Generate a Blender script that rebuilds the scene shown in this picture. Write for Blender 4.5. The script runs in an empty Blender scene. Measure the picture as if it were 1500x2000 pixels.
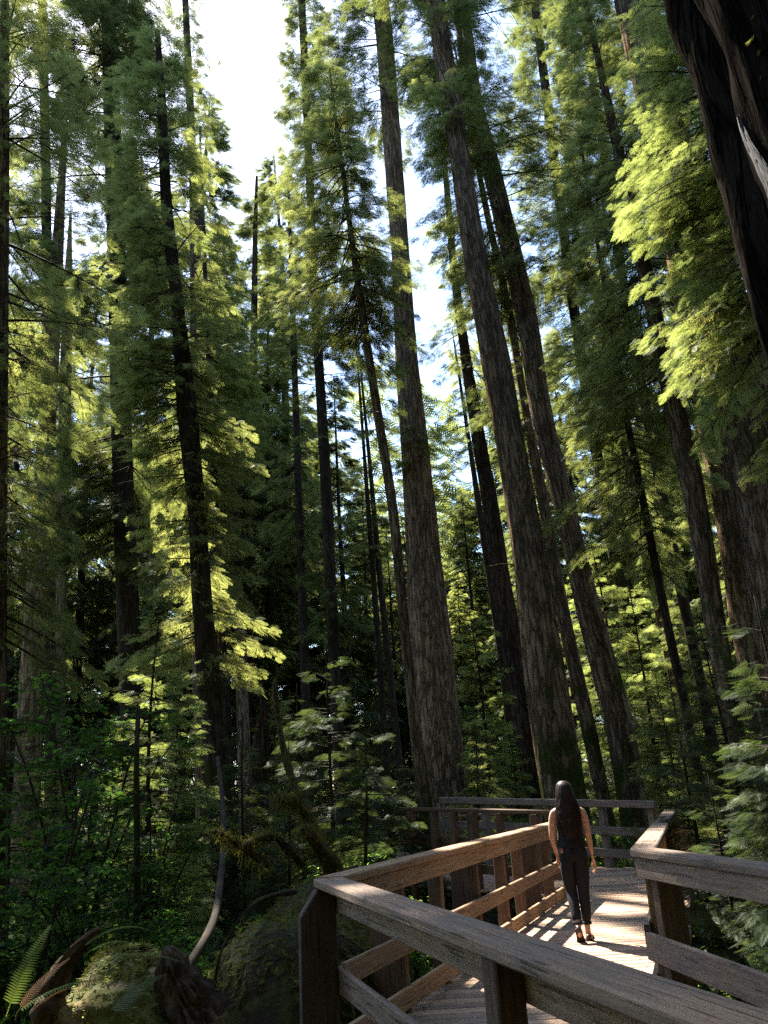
import bpy, math, random
import numpy as np
from mathutils import Vector, Matrix
R_=math.radians
# ---------------------------------------------------------------- camera, sky, sun, exposure
scene=bpy.context.scene
F_PX=1570.0; PITCH=R_(19.283); ROLL=R_(3.3215); EYE=1.57
cam_data=bpy.data.cameras.new('camera'); cam=bpy.data.objects.new('camera',cam_data)
scene.collection.objects.link(cam); scene.camera=cam
cam_data.sensor_fit='VERTICAL'; cam_data.sensor_height=36.0; cam_data.lens=36.0*F_PX/2000.0
cam_data.clip_start=0.05; cam_data.clip_end=2000
CR=Matrix.Rotation(math.pi/2+PITCH,3,'X')@Matrix.Rotation(-ROLL,3,'Z')
cam.matrix_world=Matrix.Translation((0,0,EYE))@CR.to_4x4()
SUN_AZ=R_(-30); SUN_EL=R_(54)
world=bpy.data.worlds.new('World'); scene.world=world; world.use_nodes=True
nt=world.node_tree; nt.nodes.clear()
sky=nt.nodes.new('ShaderNodeTexSky'); sky.sky_type='NISHITA'; sky.sun_disc=False
sky.sun_elevation=SUN_EL; sky.sun_rotation=SUN_AZ; sky.dust_density=0.6; sky.air_density=1.0; sky.ozone_density=3.0
bg=nt.nodes.new('ShaderNodeBackground'); bg.inputs[1].default_value=0.10
wo=nt.nodes.new('ShaderNodeOutputWorld')
nt.links.new(sky.outputs[0],bg.inputs[0]); nt.links.new(bg.outputs[0],wo.inputs[0])
SUN=Vector((math.sin(SUN_AZ)*math.cos(SUN_EL),math.cos(SUN_AZ)*math.cos(SUN_EL),math.sin(SUN_EL)))
sl=bpy.data.lights.new('sun','SUN'); sl.energy=5.0; sl.angle=R_(0.55); sl.color=(1.0,0.93,0.82)
so=bpy.data.objects.new('sun',sl); scene.collection.objects.link(so)
so.rotation_euler=SUN.to_track_quat('Z','Y').to_euler(); so.location=(-20,30,60)
scene.view_settings.view_transform='Standard'; scene.view_settings.look='None'
scene.view_settings.exposure=2.6; scene.view_settings.gamma=1.0
scene.render.film_transparent=False
cy=scene.cycles
cy.max_bounces=7; cy.diffuse_bounces=4; cy.glossy_bounces=2; cy.transmission_bounces=4; cy.transparent_max_bounces=4
cy.sample_clamp_indirect=3.0; cy.caustics_reflective=False; cy.caustics_refractive=False
try:
    cy.use_denoising=False; cy.use_adaptive_sampling=False
except Exception: pass
# ---------------------------------------------------------------- measuring helpers (photo survey)
CRn=np.array(CR)
def ray(x,y): return CRn@np.array([(x-750)/F_PX,-(y-1000)/F_PX,-1.0])
def at_y(x,y,Y):
    r=ray(x,y); return np.array([0,0,EYE])+r*(Y/r[1])
def at_z(x,y,z):
    r=ray(x,y); return np.array([0,0,EYE])+r*((z-EYE)/r[2])
def depth(p): return -float((CRn.T@(np.array(p)-[0,0,EYE]))[2])
def ground_z(x,y):
    x=np.asarray(x,float); y=np.asarray(y,float)
    z=-0.85+0.10*np.sin(x*.7+y*.31)+0.08*np.sin(y*.9-x*.43+1.3)+0.05*np.sin(2.1*x+1.7*y)+0.03*np.sin(4.3*x-3.1*y+.6)
    z=z-0.35*np.exp(-((x+3.2)**2+(y-8)**2)/16.0)
    far=np.clip((np.hypot(x,y)-30)/60,0,1); z=z+far*(0.8+.6*np.sin(x*.05)+.5*np.sin(y*.04))
    return z
col=scene.collection
# ---------------------------------------------------------------- materials
def new_mat(name):
    m=bpy.data.materials.new(name); m.use_nodes=True; n=m.node_tree; n.nodes.clear(); return m,n
class NB:
    def __init__(s,n): s.n=n
    def a(s,t,**k):
        d=s.n.nodes.new(t)
        for q,v in k.items():
            if q.startswith('i_'):
                key=q[2:]; key=int(key) if key.isdigit() else key.replace('_',' ')
                d.inputs[key].default_value=v
            else: setattr(d,q,v)
        return d
    def l(s,a,ao,b,bi): s.n.links.new(a.outputs[ao],b.inputs[bi])
def ramp(b,stops,interp='LINEAR'):
    r=b.a('ShaderNodeValToRGB'); cr=r.color_ramp; cr.interpolation=interp
    while len(cr.elements)<len(stops): cr.elements.new(0.5)
    for e,(p,c) in zip(cr.elements,stops):
        e.position=p; e.color=(*c,1) if len(c)==3 else c
    return r
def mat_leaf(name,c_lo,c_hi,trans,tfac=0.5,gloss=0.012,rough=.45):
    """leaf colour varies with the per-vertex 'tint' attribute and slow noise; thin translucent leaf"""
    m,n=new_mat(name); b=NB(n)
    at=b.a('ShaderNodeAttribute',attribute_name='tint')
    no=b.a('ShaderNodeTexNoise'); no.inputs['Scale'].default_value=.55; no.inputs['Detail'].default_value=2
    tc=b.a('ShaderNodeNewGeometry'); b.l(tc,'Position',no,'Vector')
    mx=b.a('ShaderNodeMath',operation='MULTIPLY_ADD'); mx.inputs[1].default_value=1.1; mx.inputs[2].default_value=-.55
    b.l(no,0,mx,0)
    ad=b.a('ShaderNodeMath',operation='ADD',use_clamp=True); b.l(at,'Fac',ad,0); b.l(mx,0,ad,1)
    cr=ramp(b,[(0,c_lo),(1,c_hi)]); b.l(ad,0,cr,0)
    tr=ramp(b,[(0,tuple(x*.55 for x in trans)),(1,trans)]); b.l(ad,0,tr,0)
    di=b.a('ShaderNodeBsdfDiffuse'); b.l(cr,0,di,0)
    tl=b.a('ShaderNodeBsdfTranslucent'); b.l(tr,0,tl,0)
    mi=b.a('ShaderNodeMixShader'); mi.inputs[0].default_value=tfac; b.l(di,0,mi,1); b.l(tl,0,mi,2)
    gl=b.a('ShaderNodeBsdfGlossy'); gl.inputs['Roughness'].default_value=rough; gl.inputs[0].default_value=(.9,.95,.85,1)
    m2=b.a('ShaderNodeMixShader'); m2.inputs[0].default_value=gloss; b.l(mi,0,m2,1); b.l(gl,0,m2,2)
    o=b.a('ShaderNodeOutputMaterial'); b.l(m2,0,o,0); return m
def mat_bark(name,c_hi,c_lo,moss=(.045,.06,.015),moss_amt=.35,vs=1.0,bump=.6,base_moss=2.0):
    """furrowed bark: noise stretched along the trunk (UV: u round the trunk in metres, v height), lichen and moss patches"""
    m,n=new_mat(name); b=NB(n)
    uv=b.a('ShaderNodeUVMap')
    geo=b.a('ShaderNodeNewGeometry')
    mp=b.a('ShaderNodeMapping'); mp.inputs['Scale'].default_value=(12*vs,1.0*vs,1); b.l(uv,0,mp,0)
    wn=b.a('ShaderNodeTexNoise'); wn.inputs['Scale'].default_value=1.7; wn.inputs['Detail'].default_value=3
    b.l(mp,0,wn,'Vector')
    vo=b.a('ShaderNodeTexVoronoi',feature='DISTANCE_TO_EDGE'); vo.inputs['Scale'].default_value=1.0
    mv=b.a('ShaderNodeVectorMath',operation='MULTIPLY_ADD'); mv.inputs[1].default_value=(2.6,1.6,0); b.l(wn,'Color',mv,0); b.l(mp,0,mv,2)
    b.l(mv,0,vo,'Vector')
    n2=b.a('ShaderNodeTexNoise'); n2.inputs['Scale'].default_value=6; n2.inputs['Detail'].default_value=5; n2.inputs['Roughness'].default_value=.65
    b.l(mp,0,n2,'Vector')
    mu=b.a('ShaderNodeMath',operation='MULTIPLY'); mu.inputs[1].default_value=2.6; b.l(vo,'Distance',mu,0)
    mi=b.a('ShaderNodeMath',operation='MINIMUM'); mi.inputs[1].default_value=.55; b.l(mu,0,mi,0)
    ad=b.a('ShaderNodeMath',operation='MULTIPLY_ADD'); ad.inputs[1].default_value=.75; b.l(n2,0,ad,0); b.l(mi,0,ad,2)
    cr=ramp(b,[(.28,c_lo),(.80,c_hi),(1.0,tuple(min(1,x*1.3) for x in c_hi))]); b.l(ad,0,cr,0)
    n3=b.a('ShaderNodeTexNoise'); n3.inputs['Scale'].default_value=.9; n3.inputs['Detail'].default_value=6; n3.inputs['Roughness'].default_value=.7
    b.l(geo,'Position',n3,'Vector')
    sp=b.a('ShaderNodeSeparateXYZ'); b.l(geo,'Position',sp,0)
    mr=b.a('ShaderNodeMapRange'); mr.inputs[1].default_value=-1; mr.inputs[2].default_value=base_moss+2; mr.inputs[3].default_value=.22; mr.inputs[4].default_value=0; b.l(sp,2,mr,0)
    a3=b.a('ShaderNodeMath',operation='ADD'); b.l(n3,0,a3,0); b.l(mr,0,a3,1)
    th=ramp(b,[(.72-moss_amt*.45,(0,0,0)),(.80-moss_amt*.35,(1,1,1))]); b.l(a3,0,th,0)
    mc=b.a('ShaderNodeMixRGB'); b.l(th,0,mc,0); b.l(cr,0,mc,1); mc.inputs[2].default_value=(*moss,1)
    n4=b.a('ShaderNodeTexNoise'); n4.inputs['Scale'].default_value=.35; b.l(geo,'Position',n4,'Vector')
    hv=b.a('ShaderNodeMixRGB',blend_type='MULTIPLY'); hv.inputs[0].default_value=.6; b.l(mc,0,hv,1)
    r4=ramp(b,[(.3,(.55,.55,.6)),(.7,(1.25,1.2,1.1))]); b.l(n4,0,r4,0); b.l(r4,0,hv,2)
    bs=b.a('ShaderNodeBsdfPrincipled'); bs.inputs['Roughness'].default_value=.9; b.l(hv,0,bs,'Base Color')
    try: bs.inputs['Specular IOR Level'].default_value=.0
    except Exception: pass
    bu=b.a('ShaderNodeBump'); bu.inputs['Strength'].default_value=min(1,bump*1.4); bu.inputs['Distance'].default_value=.10; b.l(ad,0,bu,'Height'); b.l(bu,0,bs,'Normal')
    o=b.a('ShaderNodeOutputMaterial'); b.l(bs,0,o,0); return m
def mat_wood(name,c1,c2,grey=(.22,.19,.17),weather=.4,rough=.8):
    m,n=new_mat(name); b=NB(n)
    uv=b.a('ShaderNodeUVMap')
    mp=b.a('ShaderNodeMapping'); mp.inputs['Scale'].default_value=(1.3,26,1); b.l(uv,0,mp,0)
    n1=b.a('ShaderNodeTexNoise'); n1.inputs['Scale'].default_value=1.6; n1.inputs['Detail'].default_value=7; n1.inputs['Roughness'].default_value=.62; n1.inputs['Distortion'].default_value=.6
    b.l(mp,0,n1,'Vector')
    mk=b.a('ShaderNodeMapping'); mk.inputs['Scale'].default_value=(1.9,5.5,1); b.l(uv,0,mk,0)
    vo=b.a('ShaderNodeTexVoronoi'); vo.inputs['Scale'].default_value=1.0; b.l(mk,0,vo,'Vector')
    kn=ramp(b,[(.03,(.18,.12,.08)),(.10,(1,1,1))]); b.l(vo,'Distance',kn,0)
    cr=ramp(b,[(.3,c2),(.62,c1)]); b.l(n1,0,cr,0)
    n2=b.a('ShaderNodeTexNoise'); n2.inputs['Scale'].default_value=3; n2.inputs['Detail'].default_value=6; n2.inputs['Roughness'].default_value=.7; b.l(uv,0,n2,'Vector')
    wr=ramp(b,[(.42,(0,0,0)),(.68,(weather,)*3)]); b.l(n2,0,wr,0)
    mw=b.a('ShaderNodeMixRGB'); b.l(wr,0,mw,0); b.l(cr,0,mw,1); mw.inputs[2].default_value=(*grey,1)
    mm=b.a('ShaderNodeMixRGB',blend_type='MULTIPLY'); mm.inputs[0].default_value=.85; b.l(mw,0,mm,1); b.l(kn,0,mm,2)
    mc=b.a('ShaderNodeMapping'); mc.inputs['Scale'].default_value=(2.2,55,1); b.l(uv,0,mc,0)
    nc=b.a('ShaderNodeTexNoise'); nc.inputs['Scale'].default_value=1.0; nc.inputs['Detail'].default_value=3; b.l(mc,0,nc,'Vector')
    ck=ramp(b,[(.34,(.25,.22,.2)),(.40,(1,1,1))]); b.l(nc,0,ck,0)
    m4=b.a('ShaderNodeMixRGB',blend_type='MULTIPLY'); m4.inputs[0].default_value=.8; b.l(mm,0,m4,1); b.l(ck,0,m4,2)
    ns=b.a('ShaderNodeTexNoise'); ns.inputs['Scale'].default_value=90; ns.inputs['Detail'].default_value=2; b.l(uv,0,ns,'Vector')
    sk=ramp(b,[(.35,(.62,.6,.58)),(.6,(1.08,1.06,1.04))]); b.l(ns,0,sk,0)
    m6=b.a('ShaderNodeMixRGB',blend_type='MULTIPLY'); m6.inputs[0].default_value=.25; b.l(m4,0,m6,1); b.l(sk,0,m6,2); mm=m6
    at=b.a('ShaderNodeAttribute',attribute_name='tint')
    r5=ramp(b,[(0,(.62,.63,.66)),(1,(1.25,1.18,1.1))]); b.l(at,'Fac',r5,0)
    m3=b.a('ShaderNodeMixRGB',blend_type='MULTIPLY'); m3.inputs[0].default_value=1; b.l(mm,0,m3,1); b.l(r5,0,m3,2)
    bs=b.a('ShaderNodeBsdfPrincipled'); bs.inputs['Roughness'].default_value=rough; b.l(m3,0,bs,'Base Color'); bs.inputs['Specular IOR Level'].default_value=.22
    bu=b.a('ShaderNodeBump'); bu.inputs['Strength'].default_value=.8; bu.inputs['Distance'].default_value=.008; hh=b.a('ShaderNodeMath',operation='MULTIPLY'); b.l(n1,0,hh,0); b.l(ck,0,hh,1); b.l(hh,0,bu,'Height'); b.l(bu,0,bs,'Normal')
    o=b.a('ShaderNodeOutputMaterial'); b.l(bs,0,o,0); return m
def mat_noise(name,stops,scale=3,detail=8,bump=.5,dist=.05,rough=.95,sheen=0,scale2=None,mix2=None,coord='Object'):
    m,n=new_mat(name); b=NB(n)
    tc=b.a('ShaderNodeTexCoord'); n1=b.a('ShaderNodeTexNoise'); n1.inputs['Scale'].default_value=scale; n1.inputs['Detail'].default_value=detail; n1.inputs['Roughness'].default_value=.68
    b.l(tc,coord,n1,'Vector'); cr=ramp(b,stops); b.l(n1,0,cr,0); last=cr
    if mix2:
        n2=b.a('ShaderNodeTexNoise'); n2.inputs['Scale'].default_value=scale2; n2.inputs['Detail'].default_value=5; b.l(tc,coord,n2,'Vector')
        t=ramp(b,[(.46,(0,0,0)),(.56,(1,1,1))]); b.l(n2,0,t,0)
        mx=b.a('ShaderNodeMixRGB'); b.l(t,0,mx,0); b.l(cr,0,mx,1); mx.inputs[2].default_value=(*mix2,1); last=mx
    bs=b.a('ShaderNodeBsdfPrincipled'); bs.inputs['Roughness'].default_value=rough; b.l(last,0,bs,'Base Color')
    try: bs.inputs['Specular IOR Level'].default_value=.2; bs.inputs['Sheen Weight'].default_value=sheen
    except Exception: pass
    bu=b.a('ShaderNodeBump'); bu.inputs['Strength'].default_value=bump; bu.inputs['Distance'].default_value=dist; b.l(n1,0,bu,'Height'); b.l(bu,0,bs,'Normal')
    o=b.a('ShaderNodeOutputMaterial'); b.l(bs,0,o,0); return m
M={}
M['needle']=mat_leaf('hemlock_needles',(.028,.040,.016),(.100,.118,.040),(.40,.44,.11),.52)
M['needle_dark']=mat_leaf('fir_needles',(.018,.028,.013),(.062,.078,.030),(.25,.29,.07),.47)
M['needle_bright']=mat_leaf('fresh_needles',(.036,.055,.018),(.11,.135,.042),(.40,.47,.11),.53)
M['needle_shade']=mat_leaf('shaded_needles',(.010,.020,.009),(.034,.050,.020),(.09,.13,.03),.42)  # darker hemlock needles for saplings: understory shade put into the colour
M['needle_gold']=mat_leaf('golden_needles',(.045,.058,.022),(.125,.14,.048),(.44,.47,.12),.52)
M['maple']=mat_leaf('maple_leaves',(.014,.034,.008),(.040,.08,.016),(.12,.25,.03),.5,.01)
M['maple_lit']=mat_leaf('salmonberry_leaves',(.04,.09,.015),(.10,.18,.03),(.32,.55,.06),.55,.01)
M['fern']=mat_leaf('fern_leaves',(.035,.060,.015),(.09,.125,.03),(.28,.38,.06),.5,.015)
M['fern_orange']=mat_leaf('dead_fern_leaves',(.25,.09,.02),(.45,.18,.03),(.6,.22,.03),.5,.03)
M['moss_hang']=mat_leaf('hanging_moss',(.06,.06,.02),(.17,.15,.04),(.38,.34,.08),.5,.0)
M['moss_dark']=mat_leaf('moss_tufts',(.045,.05,.012),(.13,.13,.03),(.20,.20,.04),.35,.0)
M['litter']=mat_leaf('forest_litter',(.03,.03,.012),(.08,.10,.025),(.12,.18,.03),.4,.0)
M['bark_grey']=mat_bark('douglas_fir_bark',(.275,.195,.125),(.028,.020,.014),moss_amt=.10)
M['bark_mossy']=mat_bark('mossy_fir_bark',(.21,.152,.10),(.021,.016,.012),moss_amt=.30,base_moss=4)
M['bark_dark']=mat_bark('hemlock_bark',(.062,.05,.038),(.014,.012,.010),moss=(.04,.045,.012),moss_amt=.3,vs=1.6,bump=.4)
M['bark_red']=mat_bark('cedar_bark',(.085,.060,.044),(.016,.012,.010),moss_amt=.15,vs=1.2)
M['twig']=mat_noise('twig_bark',[(.3,(.02,.016,.012)),(.7,(.055,.042,.03))],6,4,.2,.02)
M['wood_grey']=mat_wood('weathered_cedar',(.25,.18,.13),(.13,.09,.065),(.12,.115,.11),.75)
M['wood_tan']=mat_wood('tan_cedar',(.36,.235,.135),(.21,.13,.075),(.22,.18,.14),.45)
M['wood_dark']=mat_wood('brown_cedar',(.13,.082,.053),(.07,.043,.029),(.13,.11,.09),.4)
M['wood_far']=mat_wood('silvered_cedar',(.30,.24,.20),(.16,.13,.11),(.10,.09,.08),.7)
M['plank']=mat_wood('deck_planks',(.42,.295,.21),(.28,.19,.135),(.22,.19,.16),.5)
M['ground']=mat_noise('forest_floor',[(.3,(.012,.010,.007)),(.55,(.035,.026,.016)),(.75,(.05,.045,.02))],1.3,10,.8,.12,scale2=.6,mix2=(.028,.034,.010),coord='Object')
M['moss_log']=mat_noise('mossy_wood',[(.3,(.014,.015,.006)),(.5,(.045,.046,.013)),(.72,(.09,.085,.022))],9,10,1.0,.06,scale2=2.6,mix2=(.028,.020,.013))
M['rotten']=mat_noise('decayed_wood',[(.28,(.05,.03,.02)),(.5,(.20,.13,.075)),(.75,(.30,.22,.12))],7,10,1.0,.04,scale2=2.2,mix2=(.10,.105,.03))
M['dark_wood']=mat_noise('dark_rotten_wood',[(.3,(.018,.012,.009)),(.7,(.11,.072,.045))],9,8,.8,.03)
# ---------------------------------------------------------------- mesh helpers
def mesh_np(name,verts,faces,mat,tint=None,uv=None,smooth=False):
    """faces: (n,k) int array with k=3 or 4, or a list of such arrays"""
    fl=faces if isinstance(faces,list) else [faces]
    fl=[np.asarray(f,dtype=np.int32) for f in fl if len(f)]
    verts=np.asarray(verts,dtype=np.float32)
    me=bpy.data.meshes.new(name)
    me.vertices.add(len(verts)); me.vertices.foreach_set('co',verts.ravel())
    nl=sum(f.size for f in fl); npoly=sum(len(f) for f in fl)
    me.loops.add(nl); me.loops.foreach_set('vertex_index',np.concatenate([f.ravel() for f in fl]))
    me.polygons.add(npoly)
    tot=np.concatenate([np.full(len(f),f.shape[1],np.int32) for f in fl])
    st=np.concatenate([[0],np.cumsum(tot)[:-1]]).astype(np.int32)
    me.polygons.foreach_set('loop_start',st)
    if smooth: me.polygons.foreach_set('use_smooth',np.ones(npoly,dtype=bool))
    elif npoly<60000: me.polygons.foreach_set('use_smooth',np.zeros(npoly,dtype=bool))
    me.update(calc_edges=True)
    if tint is not None:
        at=me.attributes.new('tint','FLOAT','POINT'); at.data.foreach_set('value',np.asarray(tint,dtype=np.float32))
    if uv is not None:
        ul=me.uv_layers.new(name='UVMap'); ul.data.foreach_set('uv',np.asarray(uv,dtype=np.float32).ravel())
    if mat is not None: me.materials.append(mat)
    return me
def put(name,me,parent=None,loc=None):
    o=bpy.data.objects.new(name,me); col.objects.link(o)
    if parent is not None: o.parent=parent
    if loc is not None: o.location=loc
    return o
def thing(name,label,cat,loc=(0,0,0),group=None,rz=0,scale=1):
    o=bpy.data.objects.new(name,None); col.objects.link(o); o.location=loc; o.rotation_euler=(0,0,rz)
    o.scale=(scale,)*3; o.empty_display_size=.2
    o['label']=label; o['category']=cat
    if group: o['group']=group
    return o
def tag(o,label,cat,group=None,kind=None):
    o['label']=label; o['category']=cat
    if group: o['group']=group
    if kind: o['kind']=kind
    return o
def structure(o): o['kind']='structure'; return o
def dup(root,loc,rz,scale,label,group=None,tilt=(0,0)):
    r=root.copy(); col.objects.link(r); r.location=loc; r.rotation_euler=(tilt[0],tilt[1],rz); r.scale=(scale,)*3
    r['label']=label
    if group: r['group']=group
    elif 'group' in r.keys(): del r['group']
    for ch in list(root.children):
        c=ch.copy(); col.objects.link(c); c.parent=r
        for g in list(ch.children):
            d=g.copy(); col.objects.link(d); d.parent=c
    return r
def vnoise(x,y,seed=0):
    """smooth value noise on arrays"""
    xi=np.floor(x).astype(np.int64); yi=np.floor(y).astype(np.int64); fx=x-xi; fy=y-yi
    fx=fx*fx*(3-2*fx); fy=fy*fy*(3-2*fy)
    def h(a,b):
        n=(a*374761393+b*668265263+seed*974711)&0x7fffffff
        n=((n^(n>>13))*1274126177)&0x7fffffff
        return ((n^(n>>16))&0xffff)/65535.0
    return (h(xi,yi)*(1-fx)+h(xi+1,yi)*fx)*(1-fy)+(h(xi,yi+1)*(1-fx)+h(xi+1,yi+1)*fx)*fy
def fbm(x,y,seed=0,o=4):
    s=0;a=.5
    for k in range(o): s=s+a*vnoise(x*2**k,y*2**k,seed+k*17); a*=.5
    return s
def tube(pts,rad,n=8,disp=None,uvs=None,cap=True,seed=0):
    """tube along pts; returns verts, quads(list), loop uv; disp(theta,arclen,r)->radius factor"""
    pts=np.asarray(pts,float); rad=np.asarray(rad,float); k=len(pts)
    t=np.gradient(pts,axis=0); t/=np.linalg.norm(t,axis=1)[:,None]+1e-9
    a=np.array([0,1.0,0]) if abs(t[0][1])<.8 else np.array([1.0,0,0])
    U=np.cross(t,np.cross(a,t)); U/=np.linalg.norm(U,axis=1)[:,None]+1e-9; V=np.cross(t,U)
    th=np.linspace(0,2*np.pi,n,endpoint=False)
    s=np.concatenate([[0],np.cumsum(np.linalg.norm(np.diff(pts,axis=0),axis=1))])
    r=np.repeat(rad[:,None],n,1)
    if disp is not None: r=r*disp(th[None,:]+0*s[:,None],s[:,None]+0*th[None,:],rad[:,None])
    P=pts[:,None,:]+r[...,None]*(np.cos(th)[None,:,None]*U[:,None,:]+np.sin(th)[None,:,None]*V[:,None,:])
    i=np.arange(k-1)[:,None]; j=np.arange(n)[None,:]; jn=(j+1)%n
    q=np.stack([i*n+j,i*n+jn,(i+1)*n+jn,(i+1)*n+j],-1).reshape(-1,4)
    rm=float(rad.mean())*2*np.pi
    u0=(j/n*rm+0*i); u1=((j+1)/n*rm+0*i); v0=s[:-1][:,None]+0*j; v1=s[1:][:,None]+0*j
    uv=np.stack([np.stack([u0,v0],-1),np.stack([u1,v0],-1),np.stack([u1,v1],-1),np.stack([u0,v1],-1)],2).reshape(-1,2)
    V_=P.reshape(-1,3)
    if cap:
        V_=np.vstack([V_,pts[-1:]+t[-1:]*rad[-1]*.3]); c=len(V_)-1; jj=np.arange(n)
        tri=np.stack([(k-1)*n+jj,(k-1)*n+(jj+1)%n,np.full(n,c)],-1)
        return V_,[q,tri],np.vstack([uv,np.zeros((3*n,2))])
    return V_,[q],uv
class Acc:
    def __init__(s): s.v=[];s.q=[];s.t=[];s.uq=[];s.ut=[];s.n=0;s.ti=[]
    def add(s,V,fl,uv,tint=.5):
        nq=sum(f.size for f in fl if f.shape[1]==4)
        off=0
        for f in fl:
            (s.q if f.shape[1]==4 else s.t).append(f+s.n)
            (s.uq if f.shape[1]==4 else s.ut).append(uv[off:off+f.size]); off+=f.size
        s.v.append(V); s.n+=len(V); s.ti.append(np.full(len(V),tint))
    def mesh(s,name,mat,smooth=True):
        fl=[];uv=[]
        if s.q: fl.append(np.vstack(s.q)); uv.append(np.vstack(s.uq))
        if s.t: fl.append(np.vstack(s.t)); uv.append(np.vstack(s.ut))
        return mesh_np(name,np.vstack(s.v),fl,mat,tint=np.concatenate(s.ti),uv=np.vstack(uv),smooth=smooth)
# ---------------------------------------------------------------- leaf templates (x along the spray, y across, unit length)
def tmpl_spray(pairs=11,width=.30,tw=.055,serr=False,kite=True):
    V=[];T=[]; tr=random.Random(pairs)
    def tri(a,b,c):
        i=len(V); V.extend([a,b,c]); T.append((i,i+1,i+2))
    tri((0,-.006,0),(0,.006,0),(1,0,-.02))
    for k in range(pairs):
        s=.06+.90*k/(pairs-1); w=width*1.25*min(1,.45+s*3.5)*(1.02-s)**.72
        w0=w
        for sg in (-1,1):
            w=w0*tr.uniform(.62,1.25)
            s2=s+(.5/pairs if sg>0 else 0); dx=.62*w+.02
            tip=(s2+dx,sg*w,-.10*w); mid=(s2+dx*.45,sg*w*.45,.01)
            if serr:
                n=4; 
                for q in range(n):
                    u=q/n; c=(s2+dx*u,sg*w*u,.01-.08*w*u); e=(s2+dx*(u+1.15/n),sg*w*(u+1.15/n),.01-.09*w*u)
                    nx=-sg*w; ny=dx; L=math.hypot(nx,ny); h=tw*.62*(1-.55*u)
                    tri(c,e,(c[0]+dx*.5/n+nx/L*h,c[1]+sg*w*.5/n+ny/L*h,c[2]-.01))
                    tri(c,(c[0]+dx*.5/n-nx/L*h,c[1]+sg*w*.5/n-ny/L*h,c[2]-.01),e)
            else:
                L=math.hypot(dx,w); hx,hy=-sg*w/L*tw*.5,dx/L*tw*.5; m=.42; c=(s2+dx*m,sg*w*m,-.02*w)
                if kite: i=len(V); V.extend([(s2,0,0),(c[0]+hx,c[1]+hy,c[2]),tip,(c[0]-hx,c[1]-hy,c[2])]); T.extend([(i,i+3,i+1),(i+1,i+3,i+2)])
                else: tri((s2-tw*.5,0,0),(s2+tw*.5,0,0),tip)
    return np.array(V,float),np.array(T)
SPR_LO=tmpl_spray(9,.34,.10,kite=False)
SPR_MD=tmpl_spray(11,.34,.050)
SPR_HI=tmpl_spray(14,.34,.034)
def instance(tmpl,pos,X,Z,scale,tint,wscale=None):
    """place template copies: X = direction of the spray, Z = its normal"""
    TV,TT=tmpl; n=len(pos)
    X=X/(np.linalg.norm(X,axis=1)[:,None]+1e-9); Y=np.cross(Z,X); Y/=np.linalg.norm(Y,axis=1)[:,None]+1e-9; Z=np.cross(X,Y)
    Bm=np.stack([X,Y,Z],1)*scale[:,None,None]
    if wscale is not None: Bm[:,1]*=wscale[:,None]
    V=np.einsum('vk,nkc->nvc',TV,Bm)+pos[:,None,:]
    T=TT[None]+(np.arange(n)*len(TV))[:,None,None]
    return V.reshape(-1,3),T.reshape(-1,TT.shape[1]),np.repeat(tint,len(TV))
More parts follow.
